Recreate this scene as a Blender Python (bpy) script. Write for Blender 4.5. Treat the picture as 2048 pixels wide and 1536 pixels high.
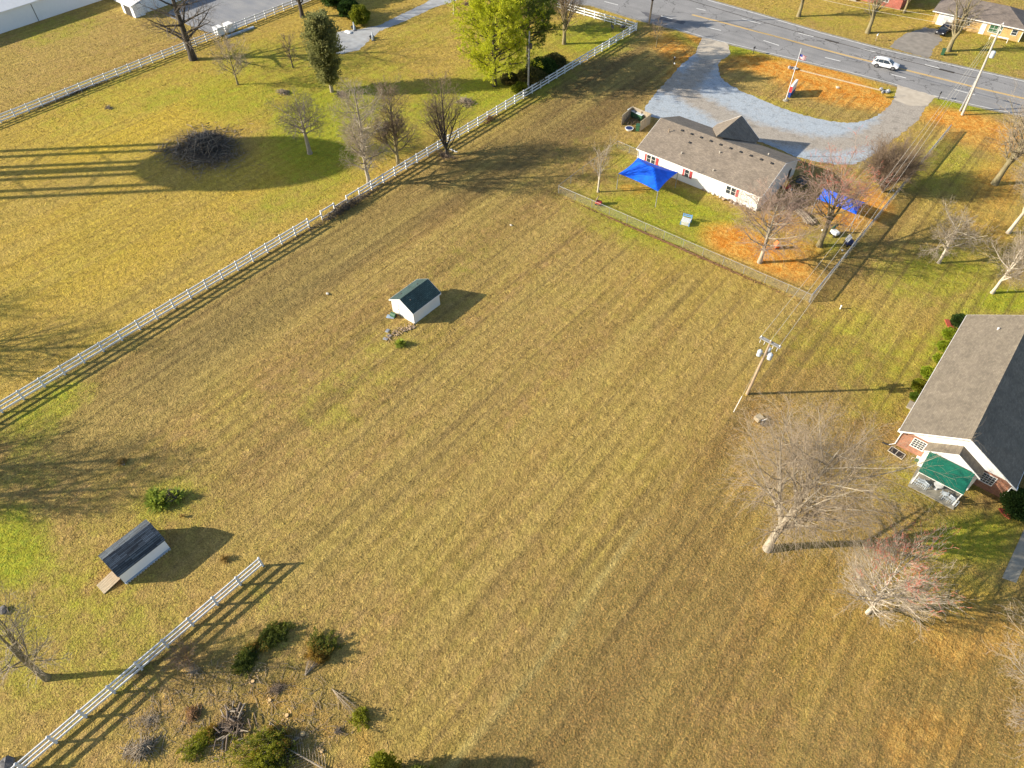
import bpy, math, random
import numpy as np
from mathutils import Vector, Matrix

for o in list(bpy.data.objects): bpy.data.objects.remove(o)
SC = bpy.context.scene
COL = SC.collection
R = math.radians
random.seed(7)

# ------------------------------------------------------------------ camera
# World axes: +Y runs along the long fence away from the drone, +X across it, Z up.
F = 1425.0; PITCH = math.atan2(F, 1262.0); CH = 60.0; ROLL = math.atan2(16, 1262)
_f = np.array([0, math.cos(PITCH), -math.sin(PITCH)]); _r0 = np.array([1., 0, 0]); _d0 = np.array([0, -math.sin(PITCH), -math.cos(PITCH)])
_dn = math.cos(ROLL)*_d0 - math.sin(ROLL)*_r0
_rt = math.cos(ROLL)*_r0 + math.sin(ROLL)*_d0
_ya = np.array([math.sin(R(40)), math.cos(R(40)), 0]); _xa = np.array([_ya[1], -_ya[0], 0])
def _w(v): return np.array([v@_xa, v@_ya, v[2]])
FW, RT, DN = _w(_f), _w(_rt), _w(_dn)
cam = bpy.data.cameras.new('camera'); cam.sensor_width = 36; cam.lens = F/2048*36; cam.clip_start = .5; cam.clip_end = 6000
co = bpy.data.objects.new('camera', cam); COL.objects.link(co)
M = Matrix(((RT[0], -DN[0], -FW[0], 0), (RT[1], -DN[1], -FW[1], 0), (RT[2], -DN[2], -FW[2], CH), (0, 0, 0, 1)))
co.matrix_world = M
SC.camera = co

def at(px, py, h=0.0):
    """photo pixel (2048 wide) -> point at height h in the place"""
    d = FW + (px-1024)/F*RT + (py-768)/F*DN
    t = (CH-h)/(-d[2])
    return (float(d[0]*t), float(d[1]*t), float(h))
def proj(x, y, z=0.0):
    k = x*FW[0]+y*FW[1]+(z-CH)*FW[2]
    return 1024+F*(x*RT[0]+y*RT[1]+(z-CH)*RT[2])/k, 768+F*(x*DN[0]+y*DN[1]+(z-CH)*DN[2])/k

# ------------------------------------------------------------------ sky, sun
SUN_EL, SUN_AZ = R(23.0), math.atan2(-.725, -.688)
w = bpy.data.worlds.new('World'); SC.world = w; w.use_nodes = True
nt = w.node_tree; nt.nodes.clear()
bg = nt.nodes.new('ShaderNodeBackground'); sk = nt.nodes.new('ShaderNodeTexSky'); wo = nt.nodes.new('ShaderNodeOutputWorld')
sk.sky_type = 'NISHITA'; sk.sun_disc = False; sk.sun_elevation = SUN_EL; sk.sun_rotation = SUN_AZ % (2*math.pi)
bg.inputs[1].default_value = 0.10
nt.links.new(sk.outputs[0], bg.inputs[0]); nt.links.new(bg.outputs[0], wo.inputs[0])
sl = bpy.data.lights.new('sun', 'SUN'); sl.energy = 5.0; sl.angle = R(.5); sl.color = (1, .89, .72)
so = bpy.data.objects.new('sun', sl); COL.objects.link(so)
LD = Vector((math.cos(SUN_EL)*.725, math.cos(SUN_EL)*.688, -math.sin(SUN_EL)))
so.rotation_euler = LD.to_track_quat('-Z', 'Y').to_euler(); so.location = (-100, -100, 80)
SC.view_settings.view_transform = 'Standard'; SC.view_settings.look = 'None'
SC.view_settings.exposure = 0.93; SC.view_settings.gamma = 1

# ------------------------------------------------------------------ materials
def newmat(name):
    m = bpy.data.materials.new(name); m.use_nodes = True
    return m, m.node_tree, m.node_tree.nodes['Principled BSDF']
def N(t, typ, **kw):
    n = t.nodes.new(typ)
    for k, v in kw.items():
        if k.startswith('i_'):
            n.inputs[int(k[2:]) if k[2:].isdigit() else k[2:]].default_value = v
        else: setattr(n, k, v)
    return n
def pm(name, c1, c2=None, scale=3., rough=.8, bump=0., bscale=None, metal=0., stretch=None, detail=4):
    m, t, b = newmat(name)
    if c2 is None: c2 = tuple(x*.8 for x in c1)
    tc = N(t, 'ShaderNodeTexCoord'); src = tc.outputs['Object']
    if stretch:
        mp = N(t, 'ShaderNodeMapping'); mp.inputs['Scale'].default_value = stretch; t.links.new(src, mp.inputs[0]); src = mp.outputs[0]
    n = N(t, 'ShaderNodeTexNoise'); n.inputs['Scale'].default_value = scale; n.inputs['Detail'].default_value = detail
    t.links.new(src, n.inputs[0])
    cr = N(t, 'ShaderNodeMapRange'); cr.inputs[1].default_value = .3; cr.inputs[2].default_value = .7; t.links.new(n.outputs[0], cr.inputs[0])
    mx = N(t, 'ShaderNodeMix', data_type='RGBA'); mx.inputs[6].default_value = (*c1, 1); mx.inputs[7].default_value = (*c2, 1)
    t.links.new(cr.outputs[0], mx.inputs[0]); t.links.new(mx.outputs[2], b.inputs['Base Color'])
    b.inputs['Roughness'].default_value = rough; b.inputs['Metallic'].default_value = metal
    if bump:
        n2 = N(t, 'ShaderNodeTexNoise'); n2.inputs['Scale'].default_value = bscale or scale*3; n2.inputs['Detail'].default_value = 3
        t.links.new(src, n2.inputs[0])
        bp = N(t, 'ShaderNodeBump'); bp.inputs['Strength'].default_value = bump; bp.inputs['Distance'].default_value = .05
        t.links.new(n2.outputs[0], bp.inputs['Height']); t.links.new(bp.outputs[0], b.inputs['Normal'])
    return m
def coursed(name, c1, c2, mortar, swap=False, w=.9, h=.14, msize=.012, vert=False, rough=.9, vary=.5, bump=.3, patch=.25):
    """bricks or shingles; vert: for walls (runs in x+y, rises in z)"""
    m, t, b = newmat(name)
    tc = N(t, 'ShaderNodeTexCoord'); sp = N(t, 'ShaderNodeSeparateXYZ'); t.links.new(tc.outputs['Object'], sp.inputs[0])
    cb = N(t, 'ShaderNodeCombineXYZ')
    if vert:
        ad = N(t, 'ShaderNodeMath', operation='ADD'); t.links.new(sp.outputs[0], ad.inputs[0]); t.links.new(sp.outputs[1], ad.inputs[1])
        t.links.new(ad.outputs[0], cb.inputs[0]); t.links.new(sp.outputs[2], cb.inputs[1])
    elif swap: t.links.new(sp.outputs[1], cb.inputs[0]); t.links.new(sp.outputs[0], cb.inputs[1])
    else: t.links.new(sp.outputs[0], cb.inputs[0]); t.links.new(sp.outputs[1], cb.inputs[1])
    br = N(t, 'ShaderNodeTexBrick'); t.links.new(cb.outputs[0], br.inputs[0])
    br.inputs['Color1'].default_value = (*c1, 1); br.inputs['Color2'].default_value = (*c2, 1); br.inputs['Mortar'].default_value = (*mortar, 1)
    br.inputs['Scale'].default_value = 1; br.inputs['Brick Width'].default_value = w; br.inputs['Row Height'].default_value = h
    br.inputs['Mortar Size'].default_value = msize; br.inputs['Bias'].default_value = 0
    n = N(t, 'ShaderNodeTexNoise'); n.inputs['Scale'].default_value = .7; n.inputs['Detail'].default_value = 6; n.inputs['Roughness'].default_value = .7; t.links.new(tc.outputs['Object'], n.inputs[0])
    mr = N(t, 'ShaderNodeMapRange'); mr.inputs[1].default_value = .3; mr.inputs[2].default_value = .7; mr.inputs[3].default_value = 1-patch; mr.inputs[4].default_value = 1+patch
    t.links.new(n.outputs[0], mr.inputs[0])
    vm = N(t, 'ShaderNodeVectorMath', operation='SCALE'); t.links.new(br.outputs[0], vm.inputs[0]); t.links.new(mr.outputs[0], vm.inputs['Scale'])
    t.links.new(vm.outputs[0], b.inputs['Base Color']); b.inputs['Roughness'].default_value = rough
    bp = N(t, 'ShaderNodeBump'); bp.inputs['Strength'].default_value = bump; bp.inputs['Distance'].default_value = .02; bp.invert = True
    t.links.new(br.outputs['Fac'], bp.inputs['Height']); t.links.new(bp.outputs[0], b.inputs['Normal'])
    return m
def ribbed(name, c1, c2, axis=2, period=.2, rough=.5, depth=.03, metal=0., sharp=False):
    m, t, b = newmat(name)
    tc = N(t, 'ShaderNodeTexCoord'); sp = N(t, 'ShaderNodeSeparateXYZ'); t.links.new(tc.outputs['Object'], sp.inputs[0])
    ml = N(t, 'ShaderNodeMath', operation='MULTIPLY'); ml.inputs[1].default_value = 1/period; t.links.new(sp.outputs[axis], ml.inputs[0])
    fr = N(t, 'ShaderNodeMath', operation='FRACT'); t.links.new(ml.outputs[0], fr.inputs[0])
    n = N(t, 'ShaderNodeTexNoise'); n.inputs['Scale'].default_value = 1.3; n.inputs['Detail'].default_value = 5; t.links.new(tc.outputs['Object'], n.inputs[0])
    mx = N(t, 'ShaderNodeMix', data_type='RGBA'); mx.inputs[6].default_value = (*c1, 1); mx.inputs[7].default_value = (*c2, 1); t.links.new(n.outputs[0], mx.inputs[0])
    t.links.new(mx.outputs[2], b.inputs['Base Color']); b.inputs['Roughness'].default_value = rough; b.inputs['Metallic'].default_value = metal
    hsrc = fr.outputs[0]
    if sharp:
        gt = N(t, 'ShaderNodeMath', operation='GREATER_THAN'); gt.inputs[1].default_value = .82; t.links.new(fr.outputs[0], gt.inputs[0]); hsrc = gt.outputs[0]
    bp = N(t, 'ShaderNodeBump'); bp.inputs['Strength'].default_value = .6; bp.inputs['Distance'].default_value = depth
    t.links.new(hsrc, bp.inputs['Height']); t.links.new(bp.outputs[0], b.inputs['Normal'])
    return m
def mesh_wire(name, col, alpha):
    """woven wire netting seen from far: a solid share of each metre is wire"""
    m, t, b = newmat(name)
    b.inputs['Base Color'].default_value = (*col, 1); b.inputs['Roughness'].default_value = .5; b.inputs['Alpha'].default_value = alpha
    return m

MT = {}
MT['vinyl'] = pm('vinyl_white', (.80, .82, .84), (.68, .70, .72), 1.5, .45)
MT['oldwhite'] = pm('old_white_paint', (.62, .62, .58), (.36, .34, .28), 2.5, .7)
MT['white'] = pm('white_paint', (.82, .82, .80), (.74, .74, .72), 2, .5)
MT['siding'] = ribbed('white_siding', (.80, .80, .78), (.74, .74, .72), 2, .16, .6, .015)
MT['metalwall'] = ribbed('white_metal_wall', (.80, .84, .88), (.74, .78, .84), 1, .9, .45, .03, sharp=True)
MT['metalroof'] = ribbed('white_metal_roof', (.72, .73, .74), (.62, .63, .64), 1, .75, .4, .06, sharp=True)
MT['schoolroof'] = coursed('brown_grey_shingles', (.26, .215, .165), (.18, .15, .12), (.10, .085, .07), False, .33, .14, .008, patch=.22, bump=.15)
MT['churchroof'] = coursed('weathered_shingles', (.215, .182, .135), (.155, .13, .10), (.11, .10, .08), True, .33, .14, .006, patch=.2)
MT['shedroof'] = coursed('green_shingles', (.055, .105, .098), (.03, .065, .062), (.02, .035, .035), True, .4, .17, .02, patch=.3)
MT['barnroof'] = coursed('blue_black_shingles', (.12, .15, .18), (.025, .033, .045), (.012, .016, .022), True, 1.1, .12, .014, patch=.25)
MT['ranchroof'] = coursed('brown_shingles', (.20, .165, .14), (.15, .125, .11), (.1, .085, .075), False, .5, .16, .01, patch=.3)
MT['brick'] = coursed('orange_brick', (.36, .115, .045), (.22, .07, .035), (.30, .25, .2), vert=True, w=.22, h=.075, msize=.010, patch=.35)
MT['yellowbrick'] = coursed('yellow_brick', (.60, .38, .12), (.46, .27, .08), (.5, .4, .25), vert=True, w=.3, h=.1, msize=.010, patch=.25)
MT['redbrick'] = coursed('red_brick', (.42, .07, .035), (.30, .05, .03), (.3, .2, .17), vert=True, w=.25, h=.09, patch=.2)
MT['green_metal'] = ribbed('green_awning_metal', (.012, .165, .10), (.008, .11, .07), 0, .23, .4, .03, sharp=True)
MT['glass'] = pm('dark_window_glass', (.02, .03, .04), (.05, .06, .07), 1, .08)
MT['shutter'] = pm('red_shutter_paint', (.45, .06, .07), (.34, .05, .05), 3, .6)
MT['redpaint'] = pm('barn_red_paint', (.25, .03, .03), (.16, .02, .02), 3, .7)
MT['palepanel'] = pm('pale_wall_panel', (.84, .86, .88), (.78, .80, .82), 1.2, .7)
MT['black'] = pm('black_paint', (.015, .015, .018), (.03, .03, .03), 5, .5)
MT['darkmetal'] = pm('dark_metal', (.05, .05, .055), (.09, .09, .09), 5, .45, metal=.3)
MT['galv'] = pm('galvanised_steel', (.42, .44, .46), (.30, .31, .33), 3, .4, metal=.4)
MT['wood_old'] = pm('weathered_wood', (.50, .42, .28), (.30, .25, .17), 2, .9, .3, 12, stretch=(6, 1, 1))
MT['woodfence'] = pm('grey_fence_boards', (.40, .34, .25), (.24, .20, .15), 2, .9, .3, 8, stretch=(4, 4, .6))
MT['polewood'] = pm('pole_wood', (.42, .32, .21), (.27, .20, .14), 2, .9, .3, 9, stretch=(5, 5, .4))
MT['bluecloth'] = pm('blue_shade_cloth', (.0, .15, .95), (.0, .075, .62), 1.1, .6, .6, 1.6)
MT['concrete'] = pm('pale_concrete', (.32, .30, .24), (.22, .205, .165), 1.6, .9, .2, 12)
MT['concrete_d'] = pm('dusty_concrete', (.52, .46, .37), (.40, .345, .275), .9, .95, .25, 9, detail=8)
MT['tyre'] = pm('tyre_rubber', (.02, .02, .02), (.035, .035, .035), 5, .8)
MT['rim'] = pm('alloy_rim', (.35, .36, .38), (.28, .28, .30), 5, .35, metal=.7)
MT['carwhite'] = pm('white_car_paint', (.82, .83, .85), (.78, .79, .81), 1, .18)
MT['carblack'] = pm('black_car_paint', (.015, .016, .02), (.02, .02, .025), 1, .15)
MT['lamp'] = pm('lamp_lens', (.6, .62, .65), (.5, .5, .52), 3, .15)
MT['redlamp'] = pm('red_lamp_lens', (.45, .02, .02), (.3, .01, .01), 3, .2)
MT['yellowline'] = pm('yellow_road_paint', (.85, .52, .08), (.70, .44, .12), 1.2, .8, detail=8)
MT['whiteline'] = pm('white_road_paint', (.85, .85, .82), (.62, .62, .60), 1.5, .8, detail=8)
MT['transf'] = pm('transformer_paint', (.50, .56, .62), (.42, .48, .54), 4, .4)
MT['insul'] = pm('insulator_grey', (.7, .7, .7), (.55, .55, .55), 5, .3)
MT['wire'] = pm('wire_aluminium', (.55, .52, .45), (.45, .42, .36), 3, .5)
MT['wiredark'] = pm('wire_black', (.03, .03, .03), (.05, .05, .05), 3, .6)
MT['greypole'] = pm('silvered_pole_wood', (.50, .48, .44), (.36, .34, .31), 2, .9, .3, 9, stretch=(5, 5, .4))
MT['greyrock'] = pm('grey_rock', (.13, .13, .135), (.07, .07, .075), 6, .9, .3, 10)
MT['stone'] = pm('tan_stone', (.42, .31, .20), (.26, .19, .13), 6, .9, .4, 10)
MT['paleston'] = pm('pale_stone', (.6, .56, .48), (.42, .38, .32), 6, .9, .3, 10)
MT['mulchred'] = pm('red_mulch', (.36, .07, .04), (.26, .05, .03), 9, .95, .5, 18)
MT['steel_blue'] = pm('blue_grey_beam', (.36, .46, .58), (.28, .36, .46), 2, .4)
MT['plas_red'] = pm('red_plastic', (.55, .06, .04), (.45, .05, .03), 3, .4)
MT['plas_yel'] = pm('yellow_plastic', (.75, .45, .04), (.65, .38, .03), 3, .4)
MT['plas_org'] = pm('orange_plastic', (.85, .17, .02), (.75, .14, .02), 3, .4)
MT['plas_blue'] = pm('blue_plastic', (.12, .35, .70), (.1, .28, .6), 3, .4)
MT['navy'] = pm('navy_plastic', (.02, .04, .14), (.02, .03, .1), 3, .4)
MT['grn'] = pm('green_plastic', (.035, .12, .06), (.03, .09, .045), 3, .5)
MT['tank'] = pm('tower_paint', (.7, .74, .76), (.62, .66, .68), .2, .4)
MT['stump'] = pm('fresh_cut_wood', (.75, .52, .24), (.62, .40, .18), 12, .9)
MT['logbark'] = pm('log_bark', (.24, .18, .13), (.13, .10, .075), 7, .95, .4, 20)
MT['chain'] = mesh_wire('chain_link_wire', (.36, .38, .38), .055)
MT['chain2'] = mesh_wire('dense_chain_link_wire', (.55, .57, .57), .26)
MT['flagred'] = pm('flag_red', (.5, .02, .03), None, 3); MT['flagwhite'] = pm('flag_white', (.75, .75, .75), None, 3); MT['flagblue'] = pm('flag_blue', (.03, .05, .25), None, 3)
MT['signred'] = pm('sign_red', (.65, .05, .07), (.6, .05, .07), 2, .4); MT['signblue'] = pm('sign_blue', (.02, .06, .26), (.02, .05, .22), 2, .4)
def bark(name, c1, c2): return pm(name, c1, c2, 2.2, .95, .5, 9, stretch=(1, 1, .35))
MT['bark_pale'] = bark('pale_bark', (.42, .37, .28), (.22, .19, .145))
MT['bark_white'] = bark('whitish_bark', (.58, .52, .42), (.32, .28, .22))
MT['bark_dark'] = bark('dark_bark', (.085, .07, .055), (.045, .038, .03))
MT['bark_olive'] = bark('olive_bark', (.27, .23, .12), (.13, .11, .06))
MT['twig_grey'] = pm('grey_twigs', (.38, .32, .24), (.26, .21, .15), .6, .9)
MT['twig_wispy'] = pm('wispy_brown_twigs', (.36, .29, .205), (.25, .195, .135), .6, .9)
MT['twig_white'] = pm('whitish_twigs', (.52, .45, .35), (.38, .31, .235), .6, .9)
MT['twig_tan'] = pm('tan_twigs', (.40, .33, .24), (.26, .21, .15), .6, .9)
MT['twig_dark'] = pm('dark_twigs', (.17, .14, .115), (.10, .085, .07), .6, .9)
MT['twig_brown'] = pm('brown_twigs', (.26, .19, .13), (.17, .125, .085), .6, .9)
MT['twig_pink'] = pm('pinkish_twigs', (.40, .29, .235), (.28, .205, .165), .5, .9)
MT['twig_red'] = pm('red_budding_twigs', (.60, .12, .08), (.45, .14, .10), .6, .9)
MT['twig_orange'] = pm('orange_twigs', (.32, .17, .07), (.24, .14, .08), .6, .9)
def leafm(name, c1, c2, sc=.9):
    m = pm(name, c1, c2, sc, .7, detail=6); b = m.node_tree.nodes['Principled BSDF']
    b.inputs['Specular IOR Level'].default_value = .25
    t = m.node_tree; out = t.nodes['Material Output']; tr = N(t, 'ShaderNodeBsdfTranslucent'); mx = N(t, 'ShaderNodeMixShader'); mx.inputs[0].default_value = .5
    t.links.new(b.inputs['Base Color'].links[0].from_socket, tr.inputs[0]); t.links.new(b.outputs[0], mx.inputs[1]); t.links.new(tr.outputs[0], mx.inputs[2]); t.links.new(mx.outputs[0], out.inputs[0])
    return m
MT['cedar'] = leafm('cedar_foliage', (.34, .33, .13), (.17, .19, .07))
MT['pine'] = leafm('bright_pine_needles', (.64, .64, .035), (.36, .42, .03), .5)
MT['pine_d'] = leafm('deep_pine_needles', (.24, .29, .04), (.11, .15, .03), .5)
MT['shrub_d'] = leafm('dark_shrub_leaves', (.06, .115, .02), (.03, .06, .014), 1.5)
MT['shrub_y'] = leafm('yellow_green_shrub_leaves', (.26, .27, .02), (.11, .15, .015), 1.2)
MT['box'] = leafm('clipped_bush_leaves', (.36, .43, .03), (.20, .28, .025), 1.5)
MT['under'] = leafm('undergrowth_leaves', (.08, .095, .03), (.20, .16, .05), .8)
MT['yucca'] = leafm('yucca_blades', (.46, .52, .08), (.20, .28, .05), 2)
MT['brownfol'] = leafm('browning_cedar_sprays', (.42, .23, .04), (.20, .16, .03), 1.5)
MT['cutgreen'] = leafm('cut_cedar_sprays', (.20, .22, .03), (.08, .11, .02), 1.2)
MT['yelgreen'] = leafm('yellow_green_cedar_sprays', (.34, .34, .02), (.16, .19, .018), 1.2)
MT['drytuft'] = leafm('dry_grass_tuft', (.45, .32, .11), (.30, .21, .07), 3)
MT['lusht'] = leafm('lush_weeds', (.09, .17, .015), (.14, .19, .02), 1)

# ------------------------------------------------------------------ mesh helpers
def tag(o, label=None, cat=None, group=None, kind=None):
    if label: o['label'] = label
    if cat: o['category'] = cat
    if group: o['group'] = group
    if kind: o['kind'] = kind
    return o
def thing(name, label, cat, loc=(0, 0, 0), rz=0., group=None):
    o = bpy.data.objects.new(name, None); COL.objects.link(o); o.empty_display_size = .3
    o.location = loc; o.rotation_euler = (0, 0, rz)
    return tag(o, label, cat, group)
def link(name, me, mat=None, parent=None, loc=None, rz=0.):
    if mat is not None and not me.materials: me.materials.append(MT[mat] if isinstance(mat, str) else mat)
    o = bpy.data.objects.new(name, me); COL.objects.link(o)
    if parent: o.parent = parent
    if loc is not None: o.location = loc
    if rz: o.rotation_euler = (0, 0, rz)
    return o
class MB:
    def __init__(s): s.v = []; s.f = []
    def add(s, vs, fs):
        k = len(s.v); s.v += [tuple(map(float, p)) for p in vs]; s.f += [tuple(i+k for i in f) for f in fs]; return s
    def box(s, x0, x1, y0, y1, z0, z1):
        return s.add([(x0,y0,z0),(x1,y0,z0),(x1,y1,z0),(x0,y1,z0),(x0,y0,z1),(x1,y0,z1),(x1,y1,z1),(x0,y1,z1)],
                     [(0,3,2,1),(4,5,6,7),(0,1,5,4),(1,2,6,5),(2,3,7,6),(3,0,4,7)])
    def bbox(s, x0, x1, y0, y1, z0, z1, b=.02):
        """box with chamfered edges"""
        vs = []; 
        for z, i in ((z0, b), (z0+b, 0), (z1-b, 0), (z1, b)):
            for (x, y) in ((x0+i+b,y0+i),(x1-i-b,y0+i),(x1-i,y0+i+b),(x1-i,y1-i-b),(x1-i-b,y1-i),(x0+i+b,y1-i),(x0+i,y1-i-b),(x0+i,y0+i+b)): vs.append((x,y,z))
        fs = [tuple(range(7,-1,-1)), tuple(range(24,32))]
        for k in range(3):
            for i in range(8): fs.append((k*8+i, k*8+(i+1)%8, k*8+8+(i+1)%8, k*8+8+i))
        return s.add(vs, fs)
    def bar(s, p, q, wd, hg, up=(0, 0, 1)):
        p, q, up = Vector(p), Vector(q), Vector(up); d = (q-p).normalized()
        sd = d.cross(up)
        if sd.length < 1e-4: sd = d.cross(Vector((1, 0, 0)))
        sd.normalize(); u = sd.cross(d)
        vs = [c + sd*(a*wd/2) + u*(b*hg/2) for c in (p, q) for a, b in ((-1,-1),(1,-1),(1,1),(-1,1))]
        return s.add(vs, [(0,1,2,3),(7,6,5,4),(0,4,5,1),(1,5,6,2),(2,6,7,3),(3,7,4,0)])
    def tube(s, pts, rad, n=8, cap=True):
        P = [Vector(p) for p in pts]; rad = rad if hasattr(rad, '__len__') else [rad]*len(P)
        ref = Vector((.13, .27, .95)); vs = []; K = len(P)
        for i, p in enumerate(P):
            d = (P[min(i+1, K-1)]-P[max(i-1, 0)]).normalized()
            a = d.cross(ref)
            if a.length < .05: a = d.cross(Vector((1, 0, 0)))
            a.normalize(); b = d.cross(a)
            for k in range(n):
                t = 2*math.pi*k/n; vs.append(p + (a*math.cos(t)+b*math.sin(t))*rad[i])
        fs = [(i*n+k, i*n+(k+1)%n, (i+1)*n+(k+1)%n, (i+1)*n+k) for i in range(K-1) for k in range(n)]
        if cap: fs += [tuple(range(n-1, -1, -1)), tuple(range((K-1)*n, K*n))]
        return s.add(vs, fs)
    def lathe(s, prof, c=(0, 0, 0), n=16):
        vs = []; fs = []
        for r, z in prof:
            for k in range(n):
                t = 2*math.pi*k/n; vs.append((c[0]+r*math.cos(t), c[1]+r*math.sin(t), c[2]+z))
        for i in range(len(prof)-1):
            for k in range(n): fs.append((i*n+k, i*n+(k+1)%n, (i+1)*n+(k+1)%n, (i+1)*n+k))
        fs += [tuple(range(n-1, -1, -1)), tuple(range((len(prof)-1)*n, len(prof)*n))]
        return s.add(vs, fs)
    def prism(s, poly, a0, a1, axis='z'):
        """polygon extruded along an axis; poly given in the other two coords (order x,y,z minus axis)"""
        n = len(poly)
        def mk(p, a): return {'z': (p[0], p[1], a), 'y': (p[0], a, p[1]), 'x': (a, p[0], p[1])}[axis]
        vs = [mk(p, a0) for p in poly]+[mk(p, a1) for p in poly]
        return s.add(vs, [tuple(range(n-1,-1,-1)), tuple(range(n, 2*n))]+[(i, (i+1)%n, n+(i+1)%n, n+i) for i in range(n)])
    def blob(s, c, r, seed=0, rough=.25, nu=8, nv=5):
        rd = random.Random(seed); vs = [(c[0], c[1], c[2]-r[2])]
        for j in range(1, nv):
            ph = math.pi*j/nv-math.pi/2
            for i in range(nu):
                t = 2*math.pi*i/nu; k = 1+rd.uniform(-rough, rough)
                vs.append((c[0]+r[0]*k*math.cos(ph)*math.cos(t), c[1]+r[1]*k*math.cos(ph)*math.sin(t), c[2]+r[2]*k*math.sin(ph)))
        vs.append((c[0], c[1], c[2]+r[2])); fs = []
        for i in range(nu): fs.append((0, 1+(i+1)%nu, 1+i))
        for j in range(nv-2):
            for i in range(nu): fs.append((1+j*nu+i, 1+j*nu+(i+1)%nu, 1+(j+1)*nu+(i+1)%nu, 1+(j+1)*nu+i))
        L = len(vs)-1
        for i in range(nu): fs.append((L, 1+(nv-2)*nu+i, 1+(nv-2)*nu+(i+1)%nu))
        return s.add(vs, fs)
    def mesh(s, name, smooth=False):
        me = bpy.data.meshes.new(name); me.from_pydata(s.v, [], s.f); me.update()
        if smooth: me.polygons.foreach_set('use_smooth', [True]*len(me.polygons))
        return me
    def part(s, name, mat, parent=None, loc=None, rz=0., smooth=False):
        return link(name, s.mesh(name, smooth), mat, parent, loc, rz)
def npmesh(name, V, Fq):
    """V (n,3), Fq (m,4) or (m,3)"""
    me = bpy.data.meshes.new(name); m, k = Fq.shape
    me.vertices.add(len(V)); me.vertices.foreach_set('co', V.astype(np.float32).ravel())
    me.loops.add(m*k); me.loops.foreach_set('vertex_index', Fq.astype(np.int32).ravel())
    me.polygons.add(m); me.polygons.foreach_set('loop_start', np.arange(0, m*k, k, dtype=np.int32))
    me.polygons.foreach_set('loop_total', np.full(m, k, dtype=np.int32))
    me.update(calc_edges=True); return me
def tubes_np(P, Rr, sides):
    Nn, K, _ = P.shape
    T = np.empty_like(P); T[:, 1:-1] = P[:, 2:]-P[:, :-2]; T[:, 0] = P[:, 1]-P[:, 0]; T[:, -1] = P[:, -1]-P[:, -2]
    T /= np.linalg.norm(T, axis=2, keepdims=True)+1e-9
    ref = np.array([.31, .17, .93]); A = np.cross(T, ref); A /= np.linalg.norm(A, axis=2, keepdims=True)+1e-6; B = np.cross(T, A)
    th = np.arange(sides)*2*np.pi/sides
    V = P[:, :, None, :]+Rr[:, :, None, None]*(A[:, :, None, :]*np.cos(th)[None, None, :, None]+B[:, :, None, :]*np.sin(th)[None, None, :, None])
    idx = np.arange(Nn*K*sides).reshape(Nn, K, sides); nx = np.roll(idx, -1, axis=2)
    Fq = np.stack([idx[:, :-1], nx[:, :-1], nx[:, 1:], idx[:, 1:]], axis=-1).reshape(-1, 4)
    return V.reshape(-1, 3), Fq
def join_np(lst):
    Vs, Fs, k = [], [], 0
    for V, Fq in lst: Vs.append(V); Fs.append(Fq+k); k += len(V)
    return np.concatenate(Vs), np.concatenate(Fs)
def spawn(rg, P, Rr, n, t0, t1, ang, length, K, up, wob, rr, rtip, shape=None):
    """children of every path in P; length: ratio of the parent's own length or absolute if negative"""
    Nn, KP, _ = P.shape
    t = (np.arange(n)[None, :]+rg.random((Nn, n)))/n*(t1-t0)+t0
    x = t*(KP-1); i = np.minimum(x.astype(int), KP-2); fr = (x-i)[..., None]
    a = np.arange(Nn)[:, None]
    S = P[a, i]*(1-fr)+P[a, i+1]*fr; D = P[a, i+1]-P[a, i]; D /= np.linalg.norm(D, axis=2, keepdims=True)+1e-9
    rp = Rr[a, i]*(1-fr[..., 0])+Rr[a, i+1]*fr[..., 0]
    plen = np.linalg.norm(P[:, 1:]-P[:, :-1], axis=2).sum(1)[:, None]
    az = (np.arange(n)[None, :]*2.39996+rg.random((Nn, 1))*6.28+rg.normal(0, .4, (Nn, n)))
    ref = np.array([.2, .1, .97]); A = np.cross(D, ref); A /= np.linalg.norm(A, axis=2, keepdims=True)+1e-6; B = np.cross(D, A)
    an = (np.radians(ang)+rg.normal(0, .13, (Nn, n)))[..., None]
    d = np.cos(an)*D+np.sin(an)*(A*np.cos(az)[..., None]+B*np.sin(az)[..., None])
    L = (plen*length if length > 0 else -length)*rg.uniform(.7, 1.2, (Nn, n))
    if shape is not None: L = L*shape((t-t0)/(t1-t0+1e-9))
    d = d.reshape(-1, 3); S = S.reshape(-1, 3); L = L.reshape(-1); rp = rp.reshape(-1)
    Q = [S]; cur = d.copy(); st = (L/(K-1))[:, None]
    for k in range(K-1):
        Q.append(Q[-1]+cur*st)
        cur = cur+np.array([0, 0, up/(K-1)])+rg.normal(0, wob, cur.shape); cur /= np.linalg.norm(cur, axis=1, keepdims=True)
    Q = np.stack(Q, 1)
    r0 = np.minimum(rp*rr, rp*.95); u = np.linspace(0, 1, K)[None, :]
    Q[:, :, 2] = np.maximum(Q[:, :, 2], .03)
    return Q, np.maximum(r0[:, None]*(1-u)+rtip*u, rtip*.7)
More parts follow.
